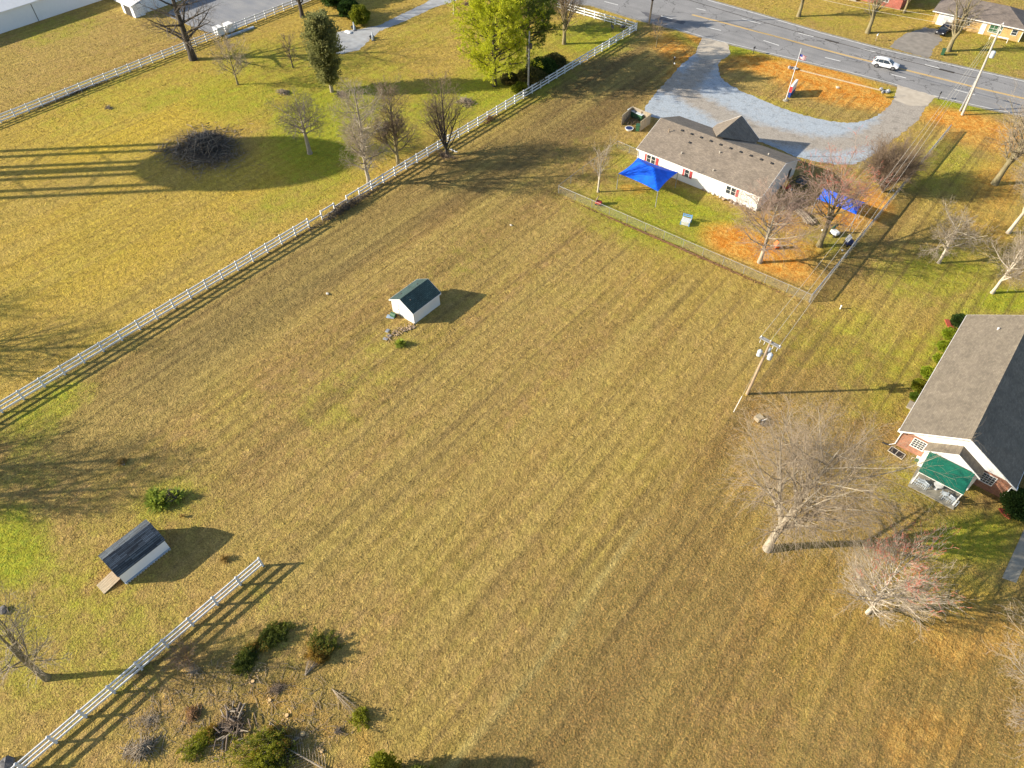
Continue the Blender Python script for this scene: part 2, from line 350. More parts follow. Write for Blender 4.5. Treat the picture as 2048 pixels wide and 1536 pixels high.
def quads_np(rg, C, size, aspect=.5, droop=0., dirs=None):
    n = len(C); D = rg.normal(0, 1, (n, 3)) if dirs is None else dirs+rg.normal(0, .35, (n, 3))
    D[:, 2] -= droop; D /= np.linalg.norm(D, axis=1, keepdims=True); E = np.cross(D, rg.normal(0, 1, (n, 3))); E /= np.linalg.norm(E, axis=1, keepdims=True)
    s = (size*rg.uniform(.6, 1.3, n))[:, None]
    V = np.stack([C-D*s*.5-E*s*aspect*.3, C-D*s*.1+E*s*aspect*.5, C+D*s*.5+E*s*aspect*.15, C+D*s*.1-E*s*aspect*.5], 1)
    return V.reshape(-1, 3), np.arange(n*4).reshape(n, 4)
def height_to(px, py, toppy):
    x, y, _ = at(px, py); lo, hi = 0, 40
    for _ in range(40):
        m = (lo+hi)/2
        if proj(x, y, m)[1] > toppy: lo = m
        else: hi = m
    return lo

# ------------------------------------------------------------------ ground (one sheet to the horizon)
def axis_pts(a, b, st, far):
    mid = np.arange(a, b, st); out = [1.5, 4, 10, 25, 60, 150, 400, 1000]
    lo = [a-o for o in out if a-o > -far][::-1]; hi = [mid[-1]+o for o in out if o < far]
    return np.concatenate([[-far], lo, mid, hi, [far]])
gx = axis_pts(-205, 62, .5, 2500); gy = axis_pts(-28, 205, .5, 2500)
GX, GY = np.meshgrid(gx, gy); gv = np.stack([GX.ravel(), GY.ravel(), np.zeros(GX.size)], 1)
nxg, nyg = len(gx), len(gy); ii = np.arange(nxg*nyg).reshape(nyg, nxg)
gf = np.stack([ii[:-1, :-1], ii[:-1, 1:], ii[1:, 1:], ii[1:, :-1]], -1).reshape(-1, 4)
gme = npmesh('ground', gv, gf)
X, Y = gv[:, 0], gv[:, 1]
kz = X*FW[0]+Y*FW[1]-CH*FW[2]; ok = kz > 5
PX = np.where(ok, 1024+F*(X*RT[0]+Y*RT[1]-CH*RT[2])/np.maximum(kz, 5), -9999); PY = np.where(ok, 768+F*(X*DN[0]+Y*DN[1]-CH*DN[2])/np.maximum(kz, 5), -9999)
def ell(cx, cy, rx, ry, ang=0., soft=.5):
    c, s = math.cos(R(ang)), math.sin(R(ang)); u = ((PX-cx)*c+(PY-cy)*s)/rx; v = (-(PX-cx)*s+(PY-cy)*c)/ry
    return np.clip((1+soft-np.sqrt(u*u+v*v))/(2*soft), 0, 1)
def blobs(lst, acc=None):
    a = np.zeros(len(X)) if acc is None else acc
    for cx, cy, rx, ry, ang, s in lst: a = np.maximum(a, ell(cx, cy, rx, ry, ang)*s)
    return a
def sstep(v, a, b): t = np.clip((v-a)/(b-a), 0, 1); return t*t*(3-2*t)
west = 1-sstep(X, -75.6, -74.4)
green = blobs([(250,190,230,70,-20,.35),(560,130,170,60,0,.5),(800,250,120,60,-30,.5),(640,330,120,60,-20,.5),(120,540,260,60,-25,.18),(60,930,90,80,0,.3),(1450,600,160,30,-60,.12),(640,260,110,120,0,.8),(480,190,140,60,0,.55),(720,150,140,60,10,.45),(330,195,80,25,-20,.5),(120,60,110,30,-15,.4),(860,60,120,40,-15,.35),
  (700,210,90,60,0,.75),(900,210,140,60,-10,.6),(1000,170,160,60,-20,.7),(1180,75,90,40,0,.7),(1050,130,100,60,0,.6),(600,390,160,40,-20,.45),
  (20,1100,95,95,0,.75),(140,1130,230,170,0,.26),(330,1010,120,60,-20,.4),(120,1260,260,200,0,.4),(90,820,120,50,-35,.55),(520,1210,60,40,0,.3),
  (780,690,90,50,0,.25),(680,790,160,90,-30,.28),(930,520,130,60,-30,.22),(500,1010,120,100,0,.15),(1340,460,100,50,15,.5),(1290,440,160,60,20,.6),(1380,430,170,50,20,.65),(1245,340,50,60,0,.4),
  (1620,150,260,22,16,.9),(1480,90,60,20,10,.7),(1920,205,70,18,10,.8),(1560,225,160,30,15,.35),(1850,15,220,30,0,.35),(1990,110,120,50,0,.45),(1650,40,160,20,10,.35),
  (1890,330,110,60,0,.45),(1880,550,150,60,0,.55),(2010,600,80,30,0,.8),(1680,680,160,70,0,.4),(1790,760,120,120,-60,.45),(1900,700,60,140,30,.6),
  (1950,1080,120,60,0,.75),(1850,960,120,60,0,.45),(1900,1180,140,80,0,.4),(1350,80,60,20,0,.6),(1460,110,60,30,0,.3),(1240,180,160,60,-30,.15),(1160,300,100,60,-30,.2),(550,1300,160,60,-40,.25),(1640,490,60,30,0,.5)])
orange = blobs([(1650,165,125,34,16,1.),(1560,140,110,18,10,.85),(1500,122,60,14,0,.75),(1740,195,60,22,20,.8),(1350,100,60,26,30,.75),(1400,80,40,12,20,.6),(1370,130,50,18,-35,.5),(1460,130,30,18,0,.5),
  (1930,245,110,22,12,.75),(1990,275,120,35,10,.6),(1480,485,75,32,15,.9),(1560,525,90,30,22,.8),(1560,445,70,26,10,.45),(1680,425,60,28,25,.75),(1740,410,50,34,20,.85),(1600,500,60,30,10,.5),(1295,370,40,14,-30,.5),(1255,375,20,10,0,.5),
  (560,1400,120,70,20,.24),(1990,370,70,60,20,.45),(1930,1260,150,110,0,.34),(1980,430,70,120,0,.3),(1640,1210,260,170,0,.2),(1520,880,90,150,20,.26),(1860,640,60,30,0,.15),(1830,1480,150,80,0,.3),(1620,555,50,18,10,.35),(690,1480,90,50,20,.24)])
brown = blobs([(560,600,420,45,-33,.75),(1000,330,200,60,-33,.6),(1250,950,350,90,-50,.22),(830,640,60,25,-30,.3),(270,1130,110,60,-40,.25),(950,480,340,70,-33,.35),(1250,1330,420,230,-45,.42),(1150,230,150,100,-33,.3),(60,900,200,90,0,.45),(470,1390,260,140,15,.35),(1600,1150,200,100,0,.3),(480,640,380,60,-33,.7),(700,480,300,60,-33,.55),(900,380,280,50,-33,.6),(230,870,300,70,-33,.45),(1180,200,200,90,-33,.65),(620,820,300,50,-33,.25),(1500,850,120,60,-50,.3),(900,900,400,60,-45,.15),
  (360,1440,200,100,0,.25),(560,1400,220,120,10,.4),(300,1320,70,22,-40,.8),(410,300,95,45,0,.7),(1100,1350,300,90,-45,.2),(60,180,200,30,-20,.15),(1850,1330,260,180,20,.3),(1160,10,60,10,0,.5),(1560,130,50,14,0,.1),(1900,440,140,60,0,.25)])
yellow = np.maximum(west*np.where(X < -139, .12, .5), blobs([(300,240,380,90,-15,.95),(180,500,320,150,-20,.7),(560,330,260,60,-20,.8),(850,150,240,80,0,.5),(1830,320,100,60,0,.6),(1980,440,140,130,0,.55),(1760,690,160,100,0,.5),(1650,1000,160,120,0,.35),(1790,1250,200,170,0,.35),(1860,760,60,60,0,.2),(1750,30,300,40,10,.4),(1560,228,150,20,14,.6),(1400,560,200,120,20,.25),(1300,800,300,150,-40,.12)]))
stripe = sstep(Y, -30, 0)*np.where(X < -75, .55, 1.)*(1-blobs([(1350,420,300,90,25,1.),(150,1250,330,260,0,.8),(500,1400,300,160,0,1.),(1800,1150,200,260,0,.6)]))*(Y < 130)
litter = np.maximum(sstep(X, -13.6, -12.2)*(Y < 72)*.9*(1-sstep(PY, 700, 860)*0), blobs([(1560,950,200,200,0,.5)]))
palel = np.clip(1-np.abs(X+12.75+.12*np.sin(Y*.25))/.40, 0, 1)*np.clip((44-Y)/14, 0, 1)*(Y > -30)*.5
track = np.clip(1-np.abs(X+142.2)/.45, 0, 1)*(Y < 100)*.9
track = np.maximum(track, np.clip(1-np.abs(X+140.2)/.9, 0, 1)*(Y < 100)*.25)
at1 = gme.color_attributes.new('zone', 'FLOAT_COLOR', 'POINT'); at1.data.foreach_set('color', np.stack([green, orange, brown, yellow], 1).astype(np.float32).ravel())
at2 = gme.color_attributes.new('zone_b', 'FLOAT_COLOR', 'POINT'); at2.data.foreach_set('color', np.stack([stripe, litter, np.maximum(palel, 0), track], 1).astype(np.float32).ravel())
def ground_mat():
    m, t, b = newmat('dormant_grass')
    L = t.links.new; tc = N(t, 'ShaderNodeTexCoord'); O = tc.outputs['Object']
    def noise(sc, det=4, stretch=None, rough=.55, dist=0.):
        s = O
        if stretch:
            mp = N(t, 'ShaderNodeMapping'); mp.inputs['Scale'].default_value = stretch; L(O, mp.inputs[0]); s = mp.outputs[0]
        n = N(t, 'ShaderNodeTexNoise'); n.inputs['Scale'].default_value = sc; n.inputs['Detail'].default_value = det; n.inputs['Roughness'].default_value = rough; n.inputs['Distortion'].default_value = dist
        L(s, n.inputs[0]); return n.outputs[0]
    def rng(x, a, b_, c=0., d=1.):
        r = N(t, 'ShaderNodeMapRange'); r.inputs[1].default_value = a; r.inputs[2].default_value = b_; r.inputs[3].default_value = c; r.inputs[4].default_value = d; L(x, r.inputs[0]); return r.outputs[0]
    def mth(op, a, c):
        n = N(t, 'ShaderNodeMath', operation=op)
        for i, q in enumerate((a, c)):
            if isinstance(q, (int, float)): n.inputs[i].default_value = q
            else: L(q, n.inputs[i])
        return n.outputs[0]
    def mix(f, a, c):
        n = N(t, 'ShaderNodeMix', data_type='RGBA'); L(f, n.inputs[0])
        for i, q in ((6, a), (7, c)):
            if isinstance(q, tuple): n.inputs[i].default_value = (*q, 1)
            else: L(q, n.inputs[i])
        return n.outputs[2]
    a1 = N(t, 'ShaderNodeAttribute', attribute_name='zone'); a2 = N(t, 'ShaderNodeAttribute', attribute_name='zone_b')
    s1 = N(t, 'ShaderNodeSeparateColor'); L(a1.outputs[0], s1.inputs[0]); s2 = N(t, 'ShaderNodeSeparateColor'); L(a2.outputs[0], s2.inputs[0])
    big = noise(.09, 3); med = noise(.45, 5, rough=.65); sml = noise(1.7, 4, rough=.7); fin = noise(5.5, 3, rough=.7); vf = noise(13, 2)
    streak = noise(1., 4, (.75, .045, 1), .6); streak2 = noise(1., 3, (.22, .012, 1), .5)
    def zone(attr, spread, n1, n2):
        s = mth('ADD', mth('MULTIPLY', n1, .6), mth('MULTIPLY', n2, .4))
        return rng(mth('ADD', attr, mth('MULTIPLY', mth('SUBTRACT', s, .5), spread)), .22, .72)
    sx = N(t, 'ShaderNodeSeparateXYZ'); L(O, sx.inputs[0]); wob = noise(.05, 4)
    ph = mth('ADD', mth('MULTIPLY', sx.outputs[0], 2*math.pi/1.6), mth('MULTIPLY', wob, 4.5)); mow = mth('SINE', ph, 0)
    lin = noise(1., 3, (3.2, .035, 1), .6); lin2 = noise(1., 2, (1.3, .02, 1), .5)
    mowf = mth('MULTIPLY', mth('MULTIPLY', mow, rng(noise(.09, 3, None), .42, .6, .0, 1.)), s2.outputs[0])
    base = mix(rng(med, .33, .67), (.415, .278, .088), (.31, .205, .066))
    hv = noise(.9, 5, (1, .55, 1), .65); hv2 = noise(2.3, 4, (1.1, .5, 1), .6)
    base = mix(rng(hv, .52, .68, 0, .5), base, (.33, .28, .06)); base = mix(rng(hv, .5, .34, 0, .6), base, (.46, .29, .13))
    base = mix(rng(hv2, .52, .66, 0, .55), base, (.52, .385, .105)); base = mix(rng(hv2, .46, .32, 0, .45), base, (.24, .17, .065))
    base = mix(rng(big, .44, .66, 0, .38), base, (.33, .285, .05))
    base = mix(mth('MULTIPLY', a1.outputs['Alpha'], rng(mth('ADD', mth('MULTIPLY', sml, .5), mth('MULTIPLY', streak, .5)), .38, .6, .45, 1.)), base, (.56, .41, .04))
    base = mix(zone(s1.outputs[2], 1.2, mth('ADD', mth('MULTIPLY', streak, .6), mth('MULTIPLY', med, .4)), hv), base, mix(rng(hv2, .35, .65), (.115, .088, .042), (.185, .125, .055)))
    base = mix(mth('MULTIPLY', s2.outputs[0], rng(streak, .42, .60, 0, .45)), base, (.24, .155, .058))
    base = mix(mth('MULTIPLY', s2.outputs[0], rng(streak2, .42, .62, 0, .55)), base, (.40, .30, .09))
    base = mix(mth('MULTIPLY', s2.outputs[1], rng(mth('ADD', mth('MULTIPLY', streak, .5), mth('MULTIPLY', sml, .5)), .40, .58, .1, .65)), base, (.155, .112, .045))
    base = mix(zone(s1.outputs[0], 1.5, med, fin), base, mix(rng(sml, .35, .65), (.40, .37, .035), (.21, .25, .025)))
    base = mix(mth('MULTIPLY', s2.outputs[1], rng(fin, .50, .62, 0, .6)), base, (.40, .21, .06))
    base = mix(zone(s1.outputs[1], 1.1, med, big), base, mix(rng(mth('ADD', mth('MULTIPLY', med, .5), mth('MULTIPLY', sml, .5)), .42, .58), (.62, .23, .028), (.58, .34, .08)))
    base = mix(mth('MULTIPLY', s2.outputs[0], rng(lin, .56, .70, 0, .35)), base, (.48, .36, .12)); base = mix(mth('MULTIPLY', s2.outputs[0], rng(lin2, .45, .34, 0, .5)), base, (.17, .12, .05))
    base = mix(mth('MULTIPLY', s2.outputs[2], rng(sml, .3, .55, .6, 1)), base, (.52, .46, .18))
    base = mix(mth('MULTIPLY', a2.outputs['Alpha'], rng(sml, .3, .6, .4, 1)), base, (.20, .11, .05))
    sp = mth('MULTIPLY', rng(fin, .32, .68, .68, 1.32), rng(vf, .3, .7, .62, 1.38))
    sp = mth('MULTIPLY', sp, rng(sml, .3, .7, .80, 1.20)); sp = mth('MULTIPLY', sp, rng(med, .3, .7, .88, 1.12))
    fr = noise(1.1, 9, None, .78); sp = mth('MULTIPLY', sp, rng(fr, .34, .66, .78, 1.22)); sp = mth('MULTIPLY', sp, rng(mowf, -1, 1, .89, 1.11))
    vm = N(t, 'ShaderNodeVectorMath', operation='SCALE'); L(base, vm.inputs[0]); L(sp, vm.inputs['Scale'])
    L(vm.outputs[0], b.inputs['Base Color']); b.inputs['Roughness'].default_value = .95; b.inputs['Specular IOR Level'].default_value = .1
    hs = mth('ADD', mth('MULTIPLY', fin, .8), mth('MULTIPLY', vf, .3)); hs = mth('ADD', hs, mth('MULTIPLY', sml, 1.3))
    bp = N(t, 'ShaderNodeBump'); bp.inputs['Strength'].default_value = .8; bp.inputs['Distance'].default_value = .2
    L(hs, bp.inputs['Height']); L(bp.outputs[0], b.inputs['Normal'])
    return m
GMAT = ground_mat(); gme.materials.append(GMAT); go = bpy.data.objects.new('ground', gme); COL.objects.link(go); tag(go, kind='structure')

# ------------------------------------------------------------------ sheets: road, drives, paths
def jag(poly, amp, step=.6, seed=1):
    rd = random.Random(seed); out = []; n = len(poly)
    for i in range(n):
        p, q = poly[i], poly[(i+1) % n]; L = math.dist(p[:2], q[:2]); k = max(1, int(L/step)); k = min(k, 150)
        for j in range(k):
            u = j/k; out.append((p[0]+(q[0]-p[0])*u+rd.uniform(-amp, amp), p[1]+(q[1]-p[1])*u+rd.uniform(-amp, amp)))
    return out
def smooth_poly(pts, it=2, closed=True):
    for _ in range(it):
        o = []; n = len(pts)
        for i in range(n if closed else n-1):
            p, q = pts[i], pts[(i+1) % n]; o += [(p[0]*.75+q[0]*.25, p[1]*.75+q[1]*.25), (p[0]*.25+q[0]*.75, p[1]*.25+q[1]*.75)]
        if not closed: o = [pts[0]]+o+[pts[-1]]
        pts = o
    return pts
def sheet(name, poly, z, mat, amp=0., step=.6, seed=1, kind='structure', sm=0):
    if sm: poly = smooth_poly(poly, sm)
    if amp: poly = jag(poly, amp, step, seed)
    from mathutils.geometry import tessellate_polygon
    V = [Vector((p[0], p[1], z)) for p in poly]; tri = tessellate_polygon([V])
    fs = []
    for a, b_, c in tri:
        n = (V[b_]-V[a]).cross(V[c]-V[a]); fs.append((a, b_, c) if n.z > 0 else (a, c, b_))
    me = bpy.data.meshes.new(name); me.from_pydata([tuple(v) for v in V], [], fs); me.update()
    return tag(link(name, me, mat), kind=kind)
def pxpoly(l): return [at(*p)[:2] for p in l]
def strip(mb, pts, wd, z):
    n = len(pts); vs = []
    for i, p in enumerate(pts):
        a, b_ = pts[max(i-1, 0)], pts[min(i+1, n-1)]; d = Vector((b_[0]-a[0], b_[1]-a[1])).normalized(); s = Vector((-d.y, d.x))*wd/2
        vs += [(p[0]-s.x, p[1]-s.y, z), (p[0]+s.x, p[1]+s.y, z)]
    mb.add(vs, [(2*i, 2*i+2, 2*i+3, 2*i+1) for i in range(n-1)])
def asphalt(name, c1, c2, crack=True):
    m, t, b = newmat(name); L = t.links.new; tc = N(t, 'ShaderNodeTexCoord'); O = tc.outputs['Object']
    mp = N(t, 'ShaderNodeMapping'); mp.inputs['Scale'].default_value = (.05, .9, 1); L(O, mp.inputs[0])
    n1 = N(t, 'ShaderNodeTexNoise'); n1.inputs['Scale'].default_value = 1; n1.inputs['Detail'].default_value = 5; L(mp.outputs[0], n1.inputs[0])
    n2 = N(t, 'ShaderNodeTexNoise'); n2.inputs['Scale'].default_value = 6; n2.inputs['Detail'].default_value = 4; L(O, n2.inputs[0])
    n3 = N(t, 'ShaderNodeTexNoise'); n3.inputs['Scale'].default_value = .3; n3.inputs['Detail'].default_value = 4; L(O, n3.inputs[0])
    a = N(t, 'ShaderNodeMath', operation='ADD'); L(n1.outputs[0], a.inputs[0]); L(n3.outputs[0], a.inputs[1])
    r = N(t, 'ShaderNodeMapRange'); r.inputs[1].default_value = .75; r.inputs[2].default_value = 1.25; L(a.outputs[0], r.inputs[0])
    mx = N(t, 'ShaderNodeMix', data_type='RGBA'); mx.inputs[6].default_value = (*c1, 1); mx.inputs[7].default_value = (*c2, 1); L(r.outputs[0], mx.inputs[0])
    r2 = N(t, 'ShaderNodeMapRange'); r2.inputs[1].default_value = .3; r2.inputs[2].default_value = .7; r2.inputs[3].default_value = .82; r2.inputs[4].default_value = 1.18; L(n2.outputs[0], r2.inputs[0])
    vm = N(t, 'ShaderNodeVectorMath', operation='SCALE'); L(mx.outputs[2], vm.inputs[0]); L(r2.outputs[0], vm.inputs['Scale']); out = vm.outputs[0]
    if crack:
        vo = N(t, 'ShaderNodeTexVoronoi', feature='DISTANCE_TO_EDGE'); vo.inputs['Scale'].default_value = .13
        wv = N(t, 'ShaderNodeMapping'); wv.inputs['Scale'].default_value = (1, .8, 1)
        n4 = N(t, 'ShaderNodeTexNoise'); n4.inputs['Scale'].default_value = .8; L(O, n4.inputs[0])
        va = N(t, 'ShaderNodeVectorMath', operation='SCALE'); va.inputs['Scale'].default_value = 2.5; L(n4.outputs[1], va.inputs[0])
        vb = N(t, 'ShaderNodeVectorMath', operation='ADD'); L(O, vb.inputs[0]); L(va.outputs[0], vb.inputs[1]); L(vb.outputs[0], wv.inputs[0]); L(wv.outputs[0], vo.inputs[0])
        r3 = N(t, 'ShaderNodeMapRange'); r3.inputs[1].default_value = .004; r3.inputs[2].default_value = .012; r3.inputs[3].default_value = .5; r3.inputs[4].default_value = 1; L(vo.outputs[0], r3.inputs[0])
        v2 = N(t, 'ShaderNodeVectorMath', operation='SCALE'); L(out, v2.inputs[0]); L(r3.outputs[0], v2.inputs['Scale']); out = v2.outputs[0]
    L(out, b.inputs['Base Color']); b.inputs['Roughness'].default_value = .9
    return m
MT['asphalt'] = asphalt('worn_asphalt', (.275, .27, .268), (.21, .208, .208))
MT['asphalt_lot'] = asphalt('grey_lot_asphalt', (.20, .21, .23), (.28, .28, .28), False)
MT['patch'] = pm('asphalt_patch', (.085, .085, .095), (.13, .13, .14), 2, .9, detail=8)
def gravel_mat():
    m, t, b = newmat('blue_grey_gravel'); L = t.links.new; tc = N(t, 'ShaderNodeTexCoord'); O = tc.outputs['Object']
    def no(sc, d=4, st=None):
        s = O
        if st: mp = N(t, 'ShaderNodeMapping'); mp.inputs['Scale'].default_value = st; L(O, mp.inputs[0]); s = mp.outputs[0]
        n = N(t, 'ShaderNodeTexNoise'); n.inputs['Scale'].default_value = sc; n.inputs['Detail'].default_value = d; n.inputs['Roughness'].default_value = .65; L(s, n.inputs[0]); return n.outputs[0]
    def rg(x, a, c, d=0., e=1.):
        r = N(t, 'ShaderNodeMapRange'); r.inputs[1].default_value = a; r.inputs[2].default_value = c; r.inputs[3].default_value = d; r.inputs[4].default_value = e; L(x, r.inputs[0]); return r.outputs[0]
    at_ = N(t, 'ShaderNodeAttribute', attribute_name='worn'); s = N(t, 'ShaderNodeSeparateColor'); L(at_.outputs[0], s.inputs[0])
    ad = N(t, 'ShaderNodeMath', operation='ADD'); L(s.outputs[0], ad.inputs[0]); 
    n1 = no(.9, 9); sb = N(t, 'ShaderNodeMath', operation='MULTIPLY_ADD'); L(n1, sb.inputs[0]); sb.inputs[1].default_value = 1.6; sb.inputs[2].default_value = -.8; L(sb.outputs[0], ad.inputs[1])
    mx = N(t, 'ShaderNodeMix', data_type='RGBA'); mx.inputs[6].default_value = (.34, .385, .43, 1); mx.inputs[7].default_value = (.33, .295, .25, 1); L(rg(ad.outputs[0], .05, .75), mx.inputs[0])
    n2 = no(4, 8); vm = N(t, 'ShaderNodeVectorMath', operation='SCALE'); L(mx.outputs[2], vm.inputs[0]); n3 = no(.8, 6, (1, 1, 1)); pm_m = N(t, 'ShaderNodeMath', operation='MULTIPLY'); L(rg(n2, .3, .7, .68, 1.32), pm_m.inputs[0]); L(rg(n3, .32, .5, .72, 1.04), pm_m.inputs[1]); L(pm_m.outputs[0], vm.inputs['Scale'])
    L(vm.outputs[0], b.inputs['Base Color']); b.inputs['Roughness'].default_value = .95
    bp = N(t, 'ShaderNodeBump'); bp.inputs['Strength'].default_value = .5; bp.inputs['Distance'].default_value = .05; L(n2, bp.inputs['Height']); L(bp.outputs[0], b.inputs['Normal'])
    return m
MT['gravel'] = gravel_mat()
# main road
farE = pxpoly([(1330,-30),(1420,0),(1520,28),(1640,64),(1760,96),(1900,128),(2048,161)]); nearE = pxpoly([(1060,2),(1180,10),(1270,38),(1350,58),(1410,76),(1500,98),(1600,122),(1700,146),(1780,167),(1850,189),(1960,214),(2048,233)])
def ext(p, q, d): v = Vector((q[0]-p[0], q[1]-p[1])).normalized()*d; return (q[0]+v.x, q[1]+v.y)
farE = [ext(farE[1], farE[0], 120)]+farE+[ext(farE[-2], farE[-1], 120)]; nearE = [ext(nearE[1], nearE[0], 60)]+nearE+[ext(nearE[-2], nearE[-1], 120)]
sheet('road', farE+nearE[::-1], .010, 'asphalt')
mb = MB(); strip(mb, farE, .9, .006); strip(mb, [(p[0], p[1]) for p in nearE], .9, .006); tag(mb.part('road_gutter', 'concrete'), kind='structure')
def off(pts, d):
    o = []
    for i, p in enumerate(pts):
        a, b_ = pts[max(i-1, 0)], pts[min(i+1, len(pts)-1)]; v = Vector((b_[0]-a[0], b_[1]-a[1])).normalized(); o.append((p[0]-v.y*d, p[1]+v.x*d))
    return o
mb = MB(); strip(mb, off(farE, -.35), .17, .016); strip(mb, off(nearE[4:], .3), .12, .016)
for a, b_ in (((1393,17),(1411,21)),((1484,37.5),(1521,47.5)),((1597,66),(1627,73.5)),((1719,97),(1751,104.5)),((1850,129),(1880,137)),((1209,3),(1236,10)),((1322,32),(1345,38)),((1413,54),(1442,61)),((1527,81),(1558,91)),((1650,115),(1681,122.5)),((1783,149),(1812,156)),((1909,179),(1950,190))):
    strip(mb, [at(*a)[:2], at(*b_)[:2]], .2, .016)
tag(mb.part('road_lane_line', 'whiteline'), kind='structure')
mb = MB(); yc = pxpoly([(1384,29.5),(1460,49),(1540,70),(1620,92),(1700,113),(1790,135),(1880,157),(1960,177),(2048,197)])
strip(mb, off(yc, .16), .16, .016); strip(mb, off(yc, -.16), .16, .016); tag(mb.part('road_centre_line', 'yellowline'), kind='structure')
sheet('road_patch', pxpoly([(1280,22),(1310,29),(1345,38),(1371,43),(1367,49),(1330,42),(1296,35)]), .014, 'patch', .12, .5)
# drive loop of pale gravel with worn tracks
drv = pxpoly([(1406,76),(1455,87),(1453,100),(1441,118),(1434,135),(1440,156),(1470,176),(1505,192),(1540,207),(1580,222),(1620,234),(1665,243),(1705,246),(1742,238),(1768,222),(1785,203),(1793,190),(1797,172),(1872,193),(1852,214),(1838,240),(1808,263),(1775,290),(1748,310),(1718,326),(1690,330),(1640,325),(1600,316),(1560,300),(1520,283),(1460,268),(1400,250),(1350,240),(1310,236),(1288,232),(1290,214),(1308,190),(1330,166),(1352,140),(1374,120),(1394,104)])
def grid_sheet(name, poly, z, mat, step, attr=None, amp=.2, seed=3):
    poly = jag(smooth_poly(poly, 1), amp, .5, seed)
    import bmesh
    from mathutils.geometry import tessellate_polygon
    V = [Vector((p[0], p[1], z)) for p in poly]; bm = bmesh.new(); vs = [bm.verts.new(v) for v in V]
    for a, b_, c in tessellate_polygon([V]):
        n = (V[b_]-V[a]).cross(V[c]-V[a])
        try: bm.faces.new((vs[a], vs[b_], vs[c]) if n.z > 0 else (vs[a], vs[c], vs[b_]))
        except ValueError: pass
    xs = [v.x for v in V]; ys = [v.y for v in V]
    x = math.floor(min(xs))
    while x < max(xs): bmesh.ops.bisect_plane(bm, geom=bm.verts[:]+bm.edges[:]+bm.faces[:], plane_co=(x, 0, 0), plane_no=(1, 0, 0)); x += step
    y = math.floor(min(ys))
    while y < max(ys): bmesh.ops.bisect_plane(bm, geom=bm.verts[:]+bm.edges[:]+bm.faces[:], plane_co=(0, y, 0), plane_no=(0, 1, 0)); y += step
    me = bpy.data.meshes.new(name); bm.to_mesh(me); bm.free()
    if attr:
        at_ = me.color_attributes.new('worn', 'FLOAT_COLOR', 'POINT')
        for i, v in enumerate(me.vertices):
            k = attr(v.co.x, v.co.y); at_.data[i].color = (k, k, k, 1)
    return tag(link(name, me, mat), kind='structure')
trk = [pxpoly(smooth_poly([(1430,90),(1415,125),(1380,160),(1365,185),(1420,215),(1470,240)], 1, False)), pxpoly(smooth_poly([(1530,270),(1600,285),(1680,290),(1740,275),(1790,245),(1820,215),(1835,190)], 1, False)), pxpoly([(1440,230),(1500,255),(1560,272),(1620,284)]), pxpoly([(1350,150),(1330,175)])]
def worn(x, y):
    best = 9e9
    for t_ in trk:
        for i in range(len(t_)-1):
            ax, ay = t_[i][:2]; bx, by = t_[i+1][:2]; dx, dy = bx-ax, by-ay; u = max(0, min(1, ((x-ax)*dx+(y-ay)*dy)/(dx*dx+dy*dy+1e-9)))
            best = min(best, math.hypot(x-ax-u*dx, y-ay-u*dy))
    px, py = proj(x, y)
    k = max(0, 1-best/3.4)
    if px > 1760: k = max(k, .75)
    if px > 1400 and py < 115: k = max(k, .8)
    return k*1.15
grid_sheet('driveway', drv, .008, 'gravel', 1.0, worn)
sheet('driveway_apron', pxpoly([(1404,74),(1456,87),(1462,108),(1440,122),(1405,118),(1392,104)]), .018, 'concrete_d', .15)
sheet('driveway_apron', pxpoly([(1796,170),(1873,193),(1856,211),(1820,212),(1787,200)]), .018, 'concrete_d', .15)
sheet('driveway', pxpoly([(1815,66),(1850,55),(1875,58),(1884,80),(1868,95),(1862,112),(1856,116),(1800,101),(1778,93),(1795,78)]), .008, pm('ranch_drive', (.30, .27, .23), (.20, .18, .155), .8, .9, .2, 8), .2)
# garden path, lot, lane
sheet('path', pxpoly([(640,90),(672,64),(720,58),(760,50),(800,30),(850,6),(880,-12),(935,-40),(960,-40),(925,-2),(870,14),(815,40),(760,62),(735,84),(716,101),(680,108),(640,104)]), .008, pm('grey_path_gravel', (.40, .42, .43), (.30, .30, .30), .7, .95, .4, 10), .15)
sheet('parking_lot', pxpoly([(330,30),(445,-60),(760,-60),(600,10),(560,12),(520,38),(470,58),(430,68),(395,58),(365,45)]), .008, 'asphalt_lot', .1)
sheet('sidewalk', [(26.5,52.0),(26.5,40.0),(27.7,40.0),(27.7,52.0)] if False else pxpoly([(2052,1050),(2003.6,1156),(2032,1166),(2085,1060)]), .012, 'concrete')

